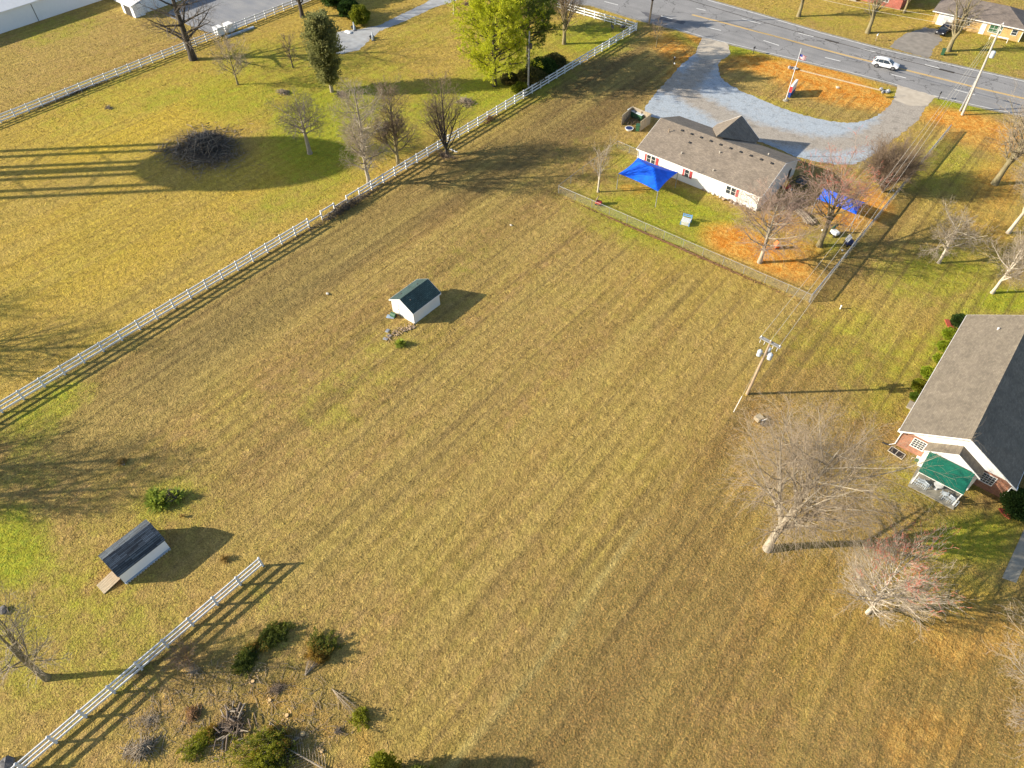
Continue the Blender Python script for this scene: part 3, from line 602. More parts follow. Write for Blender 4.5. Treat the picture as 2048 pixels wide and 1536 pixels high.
# ------------------------------------------------------------------ building helpers
def gable(root, x0, x1, y0, y1, wh, rh, axis, ov, og, wall, roof, trim, z0=0., wallname='wall', parts=True):
    """ridge along axis ('x' or 'y'); ov eave overhang, og gable overhang"""
    c0, c1, e0, e1 = (y0, y1, x0, x1) if axis == 'x' else (x0, x1, y0, y1)
    cm = (c0+c1)/2; s = (rh-wh)/(cm-c0); t = .13
    W_ = MB().prism([(c0, z0), (c1, z0), (c1, wh-.03), (cm, rh-.03), (c0, wh-.03)], e0, e1, axis)
    ob = W_.part(wallname, wall, root)
    zo = wh-ov*s
    rf = MB().prism([(c0-ov, zo), (cm, rh), (cm, rh+t), (c0-ov, zo+t)], e0-og, e1+og, axis)
    rf.prism([(cm, rh), (c1+ov, zo), (c1+ov, zo+t), (cm, rh+t)], e0-og, e1+og, axis)
    ro = rf.part('roof', roof, root)
    fa = MB()
    for sg, c in ((-1, c0-ov), (1, c1+ov)):
        a, b = sorted((c+sg*.003, c+sg*.05))
        if axis == 'x': fa.box(e0-og, e1+og, a, b, zo-.08, zo+.1)
        else: fa.box(a, b, e0-og, e1+og, zo-.08, zo+.1)
    for sg, e in ((-1, e0-og), (1, e1+og)):
        a, b = sorted((e+sg*.003, e+sg*.045))
        fa.prism([(c0-ov, zo-.05), (cm, rh-.05), (cm, rh+t-.015), (c0-ov, zo+t-.015)], a, b, axis)
        fa.prism([(cm, rh-.05), (c1+ov, zo-.05), (c1+ov, zo+t-.015), (cm, rh+t-.015)], a, b, axis)
    fa.part('fascia', trim, root)
    return ob, ro
def window(root, c, wd, hg, face, nx=2, ny=2, mat='white', glass='glass', name='window'):
    """face: '-y','+y','+x','-x' outward side; c is centre on the wall face"""
    f = MB(); g = MB(); b = .07; q = .035
    def bx(mb, u0, u1, v0, v1, d0, d1):
        if face == '-y': mb.box(u0, u1, -d1, -d0, v0, v1)
        elif face == '+y': mb.box(u0, u1, d0, d1, v0, v1)
        elif face == '+x': mb.box(d0, d1, u0, u1, v0, v1)
        else: mb.box(-d1, -d0, u0, u1, v0, v1)
    bx(f, -wd/2-b, wd/2+b, hg/2, hg/2+b, .003, .06); bx(f, -wd/2-b, wd/2+b, -hg/2-b, -hg/2, .003, .07)
    bx(f, -wd/2-b, -wd/2, -hg/2, hg/2, .003, .06); bx(f, wd/2, wd/2+b, -hg/2, hg/2, .003, .06)
    for i in range(1, nx): u = -wd/2+wd*i/nx; bx(f, u-q/2, u+q/2, -hg/2, hg/2, .02, .045)
    for j in range(1, ny): v = -hg/2+hg*j/ny; bx(f, -wd/2, wd/2, v-q/2, v+q/2, .02, .043)
    bx(g, -wd/2, wd/2, -hg/2, hg/2, .006, .018)
    fo = f.part(name, mat, root, c); g.part('pane', glass, fo)
    return fo
def vent_pipe(root, x, y, z, mat='paleston', h=.35, name='vent_pipe'):
    MB().tube([(0, 0, -.1), (0, 0, h)], [.07, .07], 8).lathe([(.11, h-.02), (.11, h+.06)], n=8).part(name, mat, root, (x, y, z))

# ---- school building, long white building with brown-grey roof
SX0, SX1, SY0, SY1 = -48.15, -28.0, 88.0, 100.2
sch = thing('school_building', 'long white-sided building with brown-grey shingle roof, red shutters and a front cross gable', 'building', (SX0, SY0, 0))
gable(sch, 0, SX1-SX0, 0, SY1-SY0, 2.5, 4.75, 'x', .22, .22, 'siding', 'schoolroof', 'white')
# cross gable toward the drive
px0, px1, pyf, pr = -42.35-SX0, -35.1-SX0, 101.7-SY0, 5.15
pm_ = (px0+px1)/2; gb = MB(); t_ = .13
def prf(yf, yb_c, yb_e): pass
gb.add([(px0, 12.3, 2.5), (px0, pyf, 2.5), (pm_, pyf, pr), (pm_, 5.9, pr), (px0, 12.3, 2.66), (px0, pyf, 2.66), (pm_, pyf, pr+t_), (pm_, 5.9, pr+t_)], [(0,1,2,3),(7,6,5,4),(0,4,5,1),(1,5,6,2),(2,6,7,3),(3,7,4,0)])
gb.add([(px1, 12.3, 2.5), (px1, pyf, 2.5), (pm_+.002, pyf, pr), (pm_+.002, 5.9, pr), (px1, 12.3, 2.66), (px1, pyf, 2.66), (pm_+.002, pyf, pr+t_), (pm_+.002, 5.9, pr+t_)], [(3,2,1,0),(4,5,6,7),(1,5,4,0),(2,6,5,1),(3,7,6,2),(0,4,7,3)])
gb.part('cross_gable_roof', MT['schoolroof'], sch)
gw = MB(); gw.add([(px0+.2, pyf-.25, 2.45), (px1-.2, pyf-.25, 2.45), (pm_, pyf-.25, pr-.15), (px0+.2, pyf-.35, 2.45), (px1-.2, pyf-.35, 2.45), (pm_, pyf-.35, pr-.15)], [(0,1,2),(5,4,3),(0,3,4,1),(1,4,5,2),(2,5,3,0)]); gw.part('gable_end', 'siding', sch)
fs_ = MB(); fs_.bar((px0, pyf+.03, 2.55), (pm_, pyf+.03, pr+.05), .05, .18).bar((px1, pyf+.03, 2.55), (pm_, pyf+.03, pr+.05), .05, .18); fs_.part('cross_gable_trim', 'white', sch)
for x in (px0+.3, px1-.3): MB().tube([(x, pyf-.3, 0), (x, pyf-.3, 2.5)], .09, 8).part('porch_post', 'white', sch)
def roofz(y): return 2.5+(4.75-2.5)/6.1*min(y, 12.2-y)+.13
for i in range(10):
    x = 4.1+i*1.62
    MB().bbox(-.2, .2, -.17, .17, 0, .16, .03).part('roof_vent', 'black', sch, (x, 5.25, roofz(5.25)-.03))
MB().bbox(-.2, .2, -.17, .17, 0, .16, .03).part('roof_vent', 'black', sch, tuple(np.array(at(1380, 283.5, 4.2))-np.array([SX0, SY0, 0]))[:2]+(roofz(at(1380,283.5,4.2)[1]-SY0)-.04,))
for px, py in ((1363.5,302),(1437.5,311),(1428,333),(1533.5,320)):
    p = at(px, py+1, 3.6); vent_pipe(sch, p[0]-SX0, p[1]-SY0, roofz(p[1]-SY0)-.13)
p = at(1337, 268, 3.9); vent_pipe(sch, p[0]-SX0, p[1]-SY0, roofz(p[1]-SY0)-.1, MT['redlamp'] if False else 'polewood', .6)
for px, py in ((1300.7,314.5),(1309.8,317.8),(1377,344),(1461,375.8),(1471,379.5)):
    window(sch, (at(px, py, 1.6)[0]-SX0, 0, 1.6), .66, 1.15, '-y', 1, 2)
for px, py in ((1293.8,313),(1317.4,321),(1370,342.4),(1384.4,347.6),(1478.3,382.8)):
    sh = MB().box(-.19, .19, -.05, -.003, -.62, .62)
    for k in range(8): sh.box(-.15, .15, -.062, -.052, -.52+k*.14, -.46+k*.14)
    sh.part('shutter', 'shutter', sch, (at(px, py, 1.6)[0]-SX0, 0, 1.6))
MB().box(0, 1.0, 0, .04, 0, 2.0).part('side_door', 'black', sch, (SX1-SX0+.004, 9.4, 0), rz=R(90))
MB().bbox(-.35, 0, 0, .5, .1, .9, .02).part('meter_box', 'galv', sch, (-.01, .5, 0))
for x in (.08, SX1-SX0-.08): MB().tube([(x, -.06, .1), (x, -.06, 2.4)], .05, 6).part('downspout', 'white', sch)

# ---- brick church hall at the right edge
CX0, CX1, CY0, CY1 = 2.15, 12.45, 59.3, 80.5
chh = thing('brick_hall', 'orange brick hall with tan shingle roof, white gable and green awning at the right edge', 'building', (CX0, CY0, 0))
cw, cd, cm_ = CX1-CX0, CY1-CY0, (CX1-CX0)/2
gable(chh, 0, cw, 0, cd, 2.55, 5.5, 'y', .38, .45, 'brick', 'churchroof', 'white')
MB().prism([(.35, 2.5), (cw-.35, 2.5), (cw-.15, 2.62), (cm_, 5.38), (.15, 2.62)], -.06, -.004, 'y').part('gable_panel', 'white', chh)
MB().box(-.5, 0, -.45, .0, 2.25, 2.38).part('soffit', 'white', chh); MB().box(cw, cw+.5, -.45, 0, 2.25, 2.38).part('soffit', 'white', chh)
rc = MB().prism([(cm_-.16, 5.55), (cm_, 5.67), (cm_+.16, 5.55), (cm_+.16, 5.61), (cm_, 5.73), (cm_-.16, 5.61)], -.45, cd+.45, 'y'); rc.part('ridge_cap', 'churchroof', chh)
p = at(1994, 661, 4.2); vent_pipe(chh, p[0]-CX0, p[1]-CY0, 4.2, 'white', .35)
for px, py in ((1837, 889), (1974, 961)): window(chh, (at(px, py, 1.55)[0]-CX0, 0, 1.55), 1.15, 1.15, '-y', 4, 4)
# porch room in front
p0, p1, pf = 4.6-CX0, 9.8-CX0, 57.95-CY0
po = MB().prism([(p0+.15, 0), (p1-.15, 0), (p1-.15, 2.5), ((p0+p1)/2, 3.9), (p0+.15, 2.5)], pf+.15, -.07, 'y'); po.part('porch_wall', 'white', chh)
pr_ = MB(); cc = (p0+p1)/2
pr_.prism([(p0-.05, 2.42), (cc, 4.0), (cc, 4.12), (p0-.05, 2.54)], pf-.05, -.075, 'y').prism([(cc, 4.0), (p1+.05, 2.42), (p1+.05, 2.54), (cc, 4.12)], pf-.05, -.075, 'y'); pr_.part('porch_roof', 'churchroof', chh)
pt = MB().prism([(p0-.05, 2.34), (cc, 3.92), (cc, 4.1), (p0-.05, 2.52)], pf-.1, pf-.053, 'y').prism([(cc, 3.92), (p1+.05, 2.34), (p1+.05, 2.52), (cc, 4.1)], pf-.1, pf-.053, 'y'); pt.part('porch_trim', 'white', chh)
lx0, lx1 = 5.0-CX0, 9.2-CX0
aw = MB().prism([(55.35-CY0, 2.15), (57.85-CY0, 2.75), (57.85-CY0, 2.81), (55.35-CY0, 2.21)], lx0, lx1, 'x'); aw.part('awning', 'green_metal', chh)
MB().bar((lx0, 55.4-CY0, 2.1), (lx1, 55.4-CY0, 2.1), .08, .1).part('awning_beam', 'white', chh)
for x in (lx0+.1, lx1-.1): MB().box(x-.05, x+.05, 55.42-CY0, 55.52-CY0, .06, 2.05).part('awning_post', 'white', chh)
MB().tube([(-.06, -.1, 2.3), (-.06, -.1, .25), (-.5, -.55, .12)], .055, 6).part('downspout', 'white', chh); MB().tube([(cw+.06, -.1, 2.3), (cw+.06, -.1, .2)], .05, 6).part('downspout', 'white', chh)
MB().tube([(-.5, -.55, .1), (-1.15, -.6, .06)], .08, 6).part('drain_hose', 'black', chh)
MB().box(lx0+.25, lx1-.25, pf+.09, pf+.145, .12, 2.15).part('porch_opening_shade', 'black', chh)  # black panel on the solid porch wall paints in the shaded interior
pat = MB().box(0, 4.35, 0, 2.95, 0, .1).part('patio_slab', 'concrete', None, (4.95, 55.0, 0)); tag(pat, kind='structure')
for k, x in enumerate((4.98, 8.0)):
    m_ = MB(); L_ = 1.35
    m_.tube([(0, 0, .95), (L_, 0, .95)], .03, 6).tube([(0, 0, .1), (0, 0, .95)], .03, 6).tube([(L_, 0, .1), (L_, 0, .95)], .03, 6).tube([(0, 0, .5), (L_, 0, .5)], .02, 6)
    for i in range(1, 8): m_.tube([(i*L_/8, 0, .1), (i*L_/8, 0, .95)], .012, 5)
    tag(m_.part('patio_railing', 'transf', None, (x, 55.45, 0)), 'white railing on the %s side of the green-roofed patio' % ('left' if k == 0 else 'right'), 'railing', 'patio railings')
def chair(nm, label, x, y, z, rz, mat='transf', s=1., grp=None):
    c = thing(nm, label, 'chair', (x, y, z), rz, grp)
    MB().bbox(-.25*s, .25*s, -.25*s, .25*s, .40*s, .45*s, .015).part('seat', mat, c)
    b = MB(); 
    for i in range(5): b.box((-.24+i*.1)*s, (-.24+i*.1+.07)*s, .23*s, .27*s, .47*s, .92*s)
    b.box(-.25*s, .25*s, .225*s, .275*s, .9*s, .96*s); b.part('backrest', mat, c)
    for a, e in ((-1,-1),(1,-1),(-1,1),(1,1)): MB().tube([(a*.22*s, e*.22*s, .4*s), (a*.25*s, e*.26*s, 0)], .02*s, 5).part('leg', mat, c)
    for a in (-1, 1): MB().box(a*.26*s-.025*s, a*.26*s+.025*s, -.25*s, .25*s, .62*s, .66*s).part('armrest', mat, c)
for i, (x, y, rz, lb) in enumerate(((5.7, 55.95, .3, 'white patio chair nearest the left end of the green awning'), (6.35, 55.85, -.4, 'white patio chair second from the left under the green awning'), (8.0, 55.9, .2, 'white patio chair third from the left under the green awning'), (8.75, 55.85, -.3, 'white patio chair nearest the right end of the green awning'))):
    chair('patio_chair', lb, x, y, .1, rz+math.pi, grp='chairs on the hall patio')
tb = thing('patio_table', 'round white table on the patio under the green awning', 'table', (7.2, 56.3, .1))
MB().lathe([(.42, .68), (.44, .70), (.44, .72)], n=18).part('table_top', 'white', tb); MB().tube([(0, 0, 0), (0, 0, .68)], [.16, .04], 8).part('pedestal', 'white', tb)
# window screen lying in the grass, utility pedestal
sc = thing('window_screen', 'grey two-panel window screen lying flat on grass by the brick hall', 'screen', at(1793, 906), R(-8))
s_ = MB(); w2, h2 = .78, .45
for a in ((-w2, w2, -h2, -h2+.06), (-w2, w2, h2-.06, h2), (-w2, -w2+.06, -h2+.06, h2-.06), (w2-.06, w2, -h2+.06, h2-.06), (-.03, .03, -h2+.06, h2-.06)): s_.box(*a, .03, .08)
s_.part('frame', 'paleston', sc); MB().box(-w2+.06, -.03, -h2+.06, h2-.06, .04, .06).box(.03, w2-.06, -h2+.06, h2-.06, .04, .06).part('mesh_panel', 'black', sc)
ut = thing('utility_pedestal', 'small white and green utility box at the brick wall beside the patio', 'utility box', at(1833, 922))
MB().bbox(-.2, .2, -.15, .15, 0, .55, .03).part('box', 'grn', ut); MB().bbox(-.22, .22, -.17, .17, .55, .62, .02).part('lid', 'white', ut); MB().tube([(-.2, 0, .3), (-.5, -.1, .3), (-.5, -.1, 0)], .035, 6).part('pipe', 'paleston', ut)
st = MB().bbox(-.9, 0, 0, 1.2, 0, .18, .02).part('step_slab', 'concrete', None, (CX0-.005, at(1822, 812)[1]-.6, 0)); tag(st, 'small concrete step against the left wall of the brick hall', 'step')

# ---- small white shed with green roof
sh = thing('garden_shed', 'small white shed with dark green shingle roof alone in the mown field', 'shed', (-53.3, 40.75, 0))
gable(sh, 0, 3.75, 0, 4.55, 1.9, 2.95, 'y', .18, .15, 'siding', 'shedroof', 'white')
for i, (x, y) in enumerate(((.75, 1.1), (1.3, 3.4), (2.6, .9))): MB().bbox(-.1, .1, -.08, .08, 0, .1, .02).part('roof_vent', 'black', sh, (x, y, 1.9+1.05*min(x, 3.75-x)/1.875+.1))
MB().box(.35, 1.25, -.05, -.004, .1, 1.75).part('door', 'siding', sh); MB().box(1.1, 1.16, -.09, -.051, .9, 1.0).part('door_handle', 'black', sh)
# things in front of the shed
ln = thing('lean_to_tarp', 'green plastic barrel lying among scrap at the front of the white shed', 'barrel', at(787, 634))
MB().tube([(-.35, 0, .32), (.35, .1, .32)], [.3, .3], 14).part('drum', 'grn', ln); MB().tube([(.352, .1, .32), (.36, .1, .32)], .27, 14).part('rim', 'black', ln)
MB().bbox(-.5, .5, -.3, .3, 0, .06, .01).part('base_board', 'steel_blue', ln, (-.3, -.2, 0), .5)
rd = random.Random(5)
dbm = MB()
for i in range(60):
    p = at(772+rd.uniform(0, 55)*rd.random()+rd.uniform(0, 12), 0, 0) if False else None
    u = rd.random(); px = 826-u*55+rd.uniform(-6, 6); py = 650+u*28+rd.uniform(-5, 5)*(1); q = at(px, py)
    if i % 3 == 0: dbm.blob((q[0], q[1], .06), (rd.uniform(.08, .2), rd.uniform(.08, .2), rd.uniform(.05, .12)), i)
    else:
        a = rd.uniform(0, 6.28); l = rd.uniform(.2, .7); dbm.tube([(q[0]-l*math.cos(a), q[1]-l*math.sin(a), .04), (q[0]+l*math.cos(a), q[1]+l*math.sin(a), rd.uniform(.05, .25))], .025, 4)
tag(dbm.part('debris_border', 'stone'), 'curving border of stones and sticks leading off the white shed corner', 'stone border', kind=None)
for i, (px, py) in enumerate(((775, 662), (779, 672), (771, 678))):
    tag(MB().bbox(-.28, .28, -.2, .2, 0, .1, .02).part('paving_block', 'galv', None, at(px, py), rd.uniform(0, 3)), 'grey paving block at the end of the stone border below the white shed', 'block', 'grey blocks at the end of the stone border')

# ---- gambrel barn shed lower left
bn = thing('gambrel_shed', 'dark-roofed gambrel shed with pale side wall and a wooden ramp', 'shed', (-49.05, 0, 0))
prof = [(0, .25), (3.13, .25), (3.13, 1.68), (2.66, 2.28), (1.6, 2.78), (.54, 2.28), (0, 1.68)]
MB().prism(prof, 0.04, 4.56, 'y').part('end_wall', 'redpaint', bn)
MB().box(3.135, 3.165, .0, 4.6, .28, 1.68).part('side_wall', 'palepanel', bn)
up = [(3.24, 1.66), (2.73, 2.37), (1.6, 2.88), (.47, 2.37), (-.08, 1.66)]; dn_ = [(x*.985+.025, z-.07) for x, z in up][::-1]
rfm = MB()
for i in range(4):
    (a, b) = up[i], up[i+1]; (c, d) = dn_[len(up)-1-i-1], dn_[len(up)-1-i]
    rfm.prism([a, b, c, d], -.1, 4.7, 'y')
rfm.part('roof', 'barnroof', bn)
for i in range(17): MB().box(3.15, 3.26, .06+i*.272, .06+i*.272+.15, .0, .17).part('skid_block', 'paleston', bn)
MB().box(3.08, 3.14, 0.03, 4.57, .02, .28).part('skirt', 'black', bn); MB().box(3.14, 3.28, -.0, 4.6, .175, .24).part('sill_trim', 'steel_blue', bn)
MB().box(.0, 3.07, .0, .03, .02, .24).part('end_skirt', 'black', bn)
rmp = MB(); 
for i in range(6): rmp.prism([(-1.75, .02), (-.02, .30), (-.02, .35), (-1.75, .07)], 1.2+i*.22, 1.2+i*.22+.205, 'x')
rmp.part('ramp', 'wood_old', bn)
MB().box(1.1, 2.2, .01, .035, .3, 1.9).part('door', 'redpaint', bn)

# ---- white metal buildings, upper left
mbld = thing('metal_building', 'long white ribbed-metal building at the top left corner', 'building', (-186, 18, 0))
gable(mbld, 0, 11.5, 0, 74, 3.6, 5.2, 'y', .25, .2, 'metalwall', 'metalroof', 'white')
for y in (38.5, 20.0): MB().box(11.505, 11.56, y, y+.12, 0, 3.5).part('downspout', 'darkmetal', mbld)
ob_ = thing('metal_shop_building', 'white metal shop building with small ribbed entry roof beside the grey lot', 'building', (-173, 72.3, 0))
gable(ob_, 0, 12.3, 0, 26, 3.4, 4.8, 'y', .2, .2, 'metalwall', 'metalroof', 'white')
MB().prism([(-2.9, 2.35), (-.02, 3.0), (-.02, 3.08), (-2.9, 2.43)], 8.2, 13.6, 'x') .part('entry_roof', 'metalroof', ob_)
MB().box(8.6, 13.2, -2.3, -.01, 0, 2.4).part('entry_room', 'metalwall', ob_); MB().box(9.6, 12.0, -2.36, -2.305, 0, 2.1).part('entry_opening', 'darkmetal', ob_)
for i in range(2):
    px, py = ((440, 70), (460, 63))[i]; t = thing('water_tank' if False else 'white_cabinet', ('white upright cabinet by the fence at the grey lot, the left of two', 'white upright cabinet by the fence at the grey lot, the right of two')[i], 'cabinet', at(px, py), R(0), 'white cabinets by the lot fence')
    MB().bbox(-.8, .8, -.7, .7, .12, 1.5, .05).part('body', 'vinyl', t); MB().bbox(-.85, .85, -.75, .75, 1.5, 1.62, .04).part('lid', 'white', t); MB().box(-.7, .7, -.6, .6, 0, .12).part('base', 'darkmetal', t)
a_, b_ = Vector(at(453, 76)), Vector(at(508, 56)); tag(MB().bar((0, 0, .18), tuple(b_-a_+Vector((0, 0, .18))), .5, .3).part('steel_beam', 'steel_blue', None, tuple(a_)), 'blue-grey beam lying on the grass along the upper left fence', 'beam')

# ---- houses across the road
def rootdir(pA, pB): d = (pB[0]-pA[0], pB[1]-pA[1]); return math.atan2(d[1], d[0]), math.hypot(*d)
A, B = at(1863, 46.5), at(2037, 84); rz, L_ = rootdir(A, B)
hs = thing('ranch_house', 'yellow brick ranch house with brown hip roof and white garage door across the road', 'house', A, rz)
MB().box(0, L_, 0, 8.6, 0, 2.35).part('wall', 'yellowbrick', hs)
hp = MB(); x0, x1, y0, y1, z, zt, rr = -.6, L_+.6, -.6, 9.2, 2.35, 4.3, 4.9
hp.add([(x0,y0,z),(x1,y0,z),(x1,y1,z),(x0,y1,z),(x0+rr,4.3,zt),(x1-rr,4.3,zt)], [(0,3,2,1),(0,1,5,4),(1,2,5),(2,3,4,5),(3,0,4)]); hp.part('roof', 'ranchroof', hs)
MB().box(x0, x1, y0-.06, y0-.003, z-.05, z+.12).part('gutter', 'white', hs)
MB().box(.7, 3.6, -.05, -.004, 0, 2.1).part('garage_door', 'white', hs); MB().box(L_-.12, L_+.004, -.06, -.004, 0, 2.3).part('corner_trim', 'white', hs)
window(hs, (6.2, 0, 1.5), .8, .9, '-y', 1, 2); window(hs, (11.3, 0, 1.35), 2.2, 1.3, '-y', 3, 2, glass='grn'); window(hs, (14.6, 0, 1.45), .9, .9, '-y', 1, 2)
MB().box(8.7, 9.6, -.06, -.004, 0, 2.05).part('front_door', 'white', hs); MB().bar((11, -1.8, .8), (14.2, -1.8, .8), .1, .25).box(11, 11.1, -1.85, -1.75, 0, .8).box(14.1, 14.2, -1.85, -1.75, 0, .8).part('porch_rail', 'white', hs)
A, B = at(1690, -12), at(1762, 6); rz, L_ = rootdir(A, B)
h2 = thing('red_brick_house', 'red brick house with white trim at the top edge across the road', 'house', at(1682, -4), rz)
gable(h2, 0, 12, 1.5, 10, 2.5, 4.3, 'x', .5, .5, 'redbrick', 'ranchroof', 'white'); window(h2, (8.6, 1.5, 1.4), 1.2, 1.1, '-y', 2, 2); MB().box(0, 3.2, 0, 1.5, 0, .35).part('front_step', 'concrete', h2)

# ------------------------------------------------------------------ water tower that throws the big oval shadow (stands left of the view)
def water_tower():
    TC = Vector(at(497, 325)); hc = 31.0
    base = TC-Vector((LD.x, LD.y, 0))/(-LD.z)*hc; base.z = 0
    t = thing('water_tower', 'tall six-legged water tower whose oval tank throws the big shadow on the meadow', 'water tower', tuple(base))
    a, c = 7.9, 6.6; pr = [(a*math.cos(R(q)), hc+c*math.sin(R(q))) for q in range(-88, 90, 8)]
    MB().lathe(pr, n=40).part('tank', 'tank', t, smooth=True)
    MB().tube([(0, 0, 0), (0, 0, hc-c+.6)], .75, 14).part('riser', 'tank', t)
    ph = math.atan2(LD.y, LD.x)+R(15); r = 7.0
    P_ = [(r*math.cos(ph+k*math.pi/3), r*math.sin(ph+k*math.pi/3)) for k in range(6)]
    for x, y in P_: MB().tube([(x*1.0, y*1.0, 0), (x, y, hc-1.5)], .42, 10).part('leg', 'tank', t)
    for zz in (19.,):
        m = MB()
        for k in range(6): p, q = P_[k], P_[(k+1) % 6]; f = 1.0; m.bar((p[0]*f, p[1]*f, zz), (q[0]*f, q[1]*f, zz), .14, .14)
        m.part('ring_strut', 'tank', t)
water_tower()

# ------------------------------------------------------------------ fences
def rail_fence(label, p, q, n, h=1.5, rails=3, mat='vinyl', skip=(), group='white rail fences'):
    rz = math.atan2(q[1]-p[1], q[0]-p[0]); L = math.hypot(q[0]-p[0], q[1]-p[1])
    t = thing('rail_fence', label, 'fence', (p[0], p[1], 0), rz, group)
    pm0 = MB().box(-.085, .085, -.085, .085, 0, h); pm0.add([(-.08,-.08,h),(.08,-.08,h),(.08,.08,h),(-.08,.08,h),(0,0,h+.08)], [(0,3,2,1),(0,1,4),(1,2,4),(2,3,4),(3,0,4)])
    me = pm0.mesh('post'); me.materials.append(MT[mat])
    for i in range(n+1):
        o = bpy.data.objects.new('post', me); COL.objects.link(o); o.parent = t; o.location = (L*i/n, 0, 0)
    rdm = random.Random(n)
    for k in range(rails):
        m = MB(); zc = h-.17-k*(h-.45)/(rails-1)*.98
        for i in range(n):
            if (i, k) in skip: continue
            x0, x1 = L*i/n+.077, L*(i+1)/n-.077; j0 = rdm.uniform(-.012, .012); m.bar((x0, 0, zc+j0), (x1, 0, zc+rdm.uniform(-.012, .012)), .075, .21)
        m.part('rail', mat, t)
    return t
mY0, mY1 = -12.0, 129.2; mn = 59
def seg(y): return int((y-mY0)/(mY1-mY0)*mn)
skp = {(i, k) for i in range(seg(45.5), seg(57)) for k in range(3) if (i*7+k*3) % 4 in (0, 2)}
rail_fence('long white three-rail fence running up the left of the field to its far corner', (-74.85, mY0), (-74.85, mY1), mn, skip=skp)
fa_ = at(1268, 62); fb_ = at(1060, -2)
rail_fence('white three-rail fence along the roadside from the far corner to the pines', (-74.85, mY1), (fb_[0]-8, fb_[1]-.8), 14)
rail_fence('short white three-rail fence ending in the open lawn at lower left', (-37.75, 9.0), (-38.1, -18), 11, h=1.55)
rail_fence('weathered white four-rail fence beside the grey lot at upper left', (-138.4, 20), (-138.4, 106), 36, h=1.45, rails=3, mat='vinyl')
def chain_fence(label, pts, h=1.25, mat='chain', step=2.9, rail='galv', r=.03, topr=.025, grp='chain-link fences around the play yard'):
    o = pts[0]; t = thing('chain_link_fence', label, 'fence', (o[0], o[1], 0), 0, grp); tr = MB(); wm = MB(); np_ = 0
    pmx = MB().tube([(0, 0, 0), (0, 0, h+.05)], r, 6).mesh('post'); pmx.materials.append(MT[rail])
    for a, b in zip(pts, pts[1:]):
        L = math.dist(a, b); n = max(1, round(L/step))
        for i in range(n+1):
            u = i/n; ob = bpy.data.objects.new('post', pmx); COL.objects.link(ob); ob.parent = t; ob.location = (a[0]-o[0]+(b[0]-a[0])*u, a[1]-o[1]+(b[1]-a[1])*u, 0)
        A3 = (a[0]-o[0], a[1]-o[1], h); B3 = (b[0]-o[0], b[1]-o[1], h); tr.tube([A3, B3], topr, 6)
        wm.bar((A3[0], A3[1], h/2+.02), (B3[0], B3[1], h/2+.02), .012, h-.06)
    tr.part('top_rail', rail, t); wm.part('wire_mesh', mat, t)
chain_fence('chain-link fence along the near side of the play yard facing the field', [(-52.7, 74.0), (-14.1, 74.5)])
chain_fence('chain-link fence with grey slats along the right side of the play yard and drive', [(-14.0, 74.55), (-13.95, 106), (-13.9, 127.2)], mat='chain2', h=1.3, r=.05, topr=.085)
chain_fence('chain-link fence at the left end of the play yard by the sapling', [(-52.8, 74.1), (-53.0, 89.8), (-48.3, 89.6)])
chain_fence('chain-link fence between the gravel drive and the right end of the white building', [(-28.0, 104.0), (-24, 107.2), (-18, 108.8), (-14.0, 109)], h=1.25)
# white rail beside building corner? small gate

# ------------------------------------------------------------------ poles and wires
def V3(*a): return np.array(at(*a))
up0, up1 = V3(1494, 788), V3(1542, 683, 8.9)
ul = thing('utility_pole', 'wooden utility pole with three grey transformers standing in the field', 'utility pole', tuple(up0))
d = up1-up0; MB().tube([(0, 0, 0), tuple(d)], [.17, .115], 10).part('pole', 'polewood', ul)
A = V3(1521, 670, 9.0)-up0; B = V3(1563, 692, 9.0)-up0; A[2] = B[2] = d[2]-.15
MB().bar(A+[0, .12, 0], B+[0, .12, 0], .1, .12).bar(A-[0, .12, 0], B-[0, .12, 0], .1, .12).part('crossarm', 'galv', ul)
for k in (0.06, .5, .94): c = A+(B-A)*k; MB().lathe([(.03, 0), (.07, .06), (.04, .1), (.07, .15), (.03, .22)], n=8).part('insulator', 'insul', ul, tuple(c+[0, 0, .06]))
for k in (.1, .3, .7, .9): c = A+(B-A)*k; MB().tube([(0, -.2, -.1), (0, -.28, -.45)], [.045, .03], 6).part('cutout_fuse', 'insul', ul, tuple(c))
tz = 6.9
for px, py in ((1519, 706), (1540, 713), (1537, 701)):
    c = V3(px, py, tz)-up0; m = MB().lathe([(.19, -.36), (.25, -.33), (.25, .28), (.2, .36), (.08, .4)], n=14); m.part('transformer', 'transf', ul, tuple(c))
    pc = d*(tz/8.9); MB().bar(tuple(c), (pc[0], pc[1], c[2]), .06, .12).part('bracket', 'galv', ul)
    MB().lathe([(.03, .38), (.05, .5), (.03, .58)], n=6).part('bushing', 'insul', ul, tuple(c))
gy0 = V3(1467, 824)-up0; gd = d-gy0; gd = gd/np.linalg.norm(gd)
MB().tube([tuple(gy0), tuple(gy0+gd*2.2)], .03, 6).part('guy_guard', 'vinyl', ul); MB().tube([tuple(gy0), tuple(d*.95)], .012, 4).part('guy_wire', 'wire', ul)
rp0, rp1 = V3(1924, 230), V3(2004, 48, 14.6)
rpo = thing('utility_pole', 'tall leaning utility pole beside the road at the right, double at its foot', 'utility pole', tuple(rp0)); d2 = rp1-rp0
MB().tube([(0, 0, 0), tuple(d2)], [.2, .13], 10).part('pole', 'greypole', rpo)
s0 = V3(1920, 222)-rp0; s1 = V3(1966, 135, 7.4)-rp0; MB().tube([tuple(s0), tuple(s1)], [.17, .15], 10).part('stub_pole', 'galv', rpo)
c = d2*(10.2/14.6); MB().lathe([(.25, -.5), (.34, -.45), (.34, .4), (.26, .5), (.1, .55)], (c[0]+.55, c[1]-.1, c[2]), 14).part('transformer', 'transf', rpo)
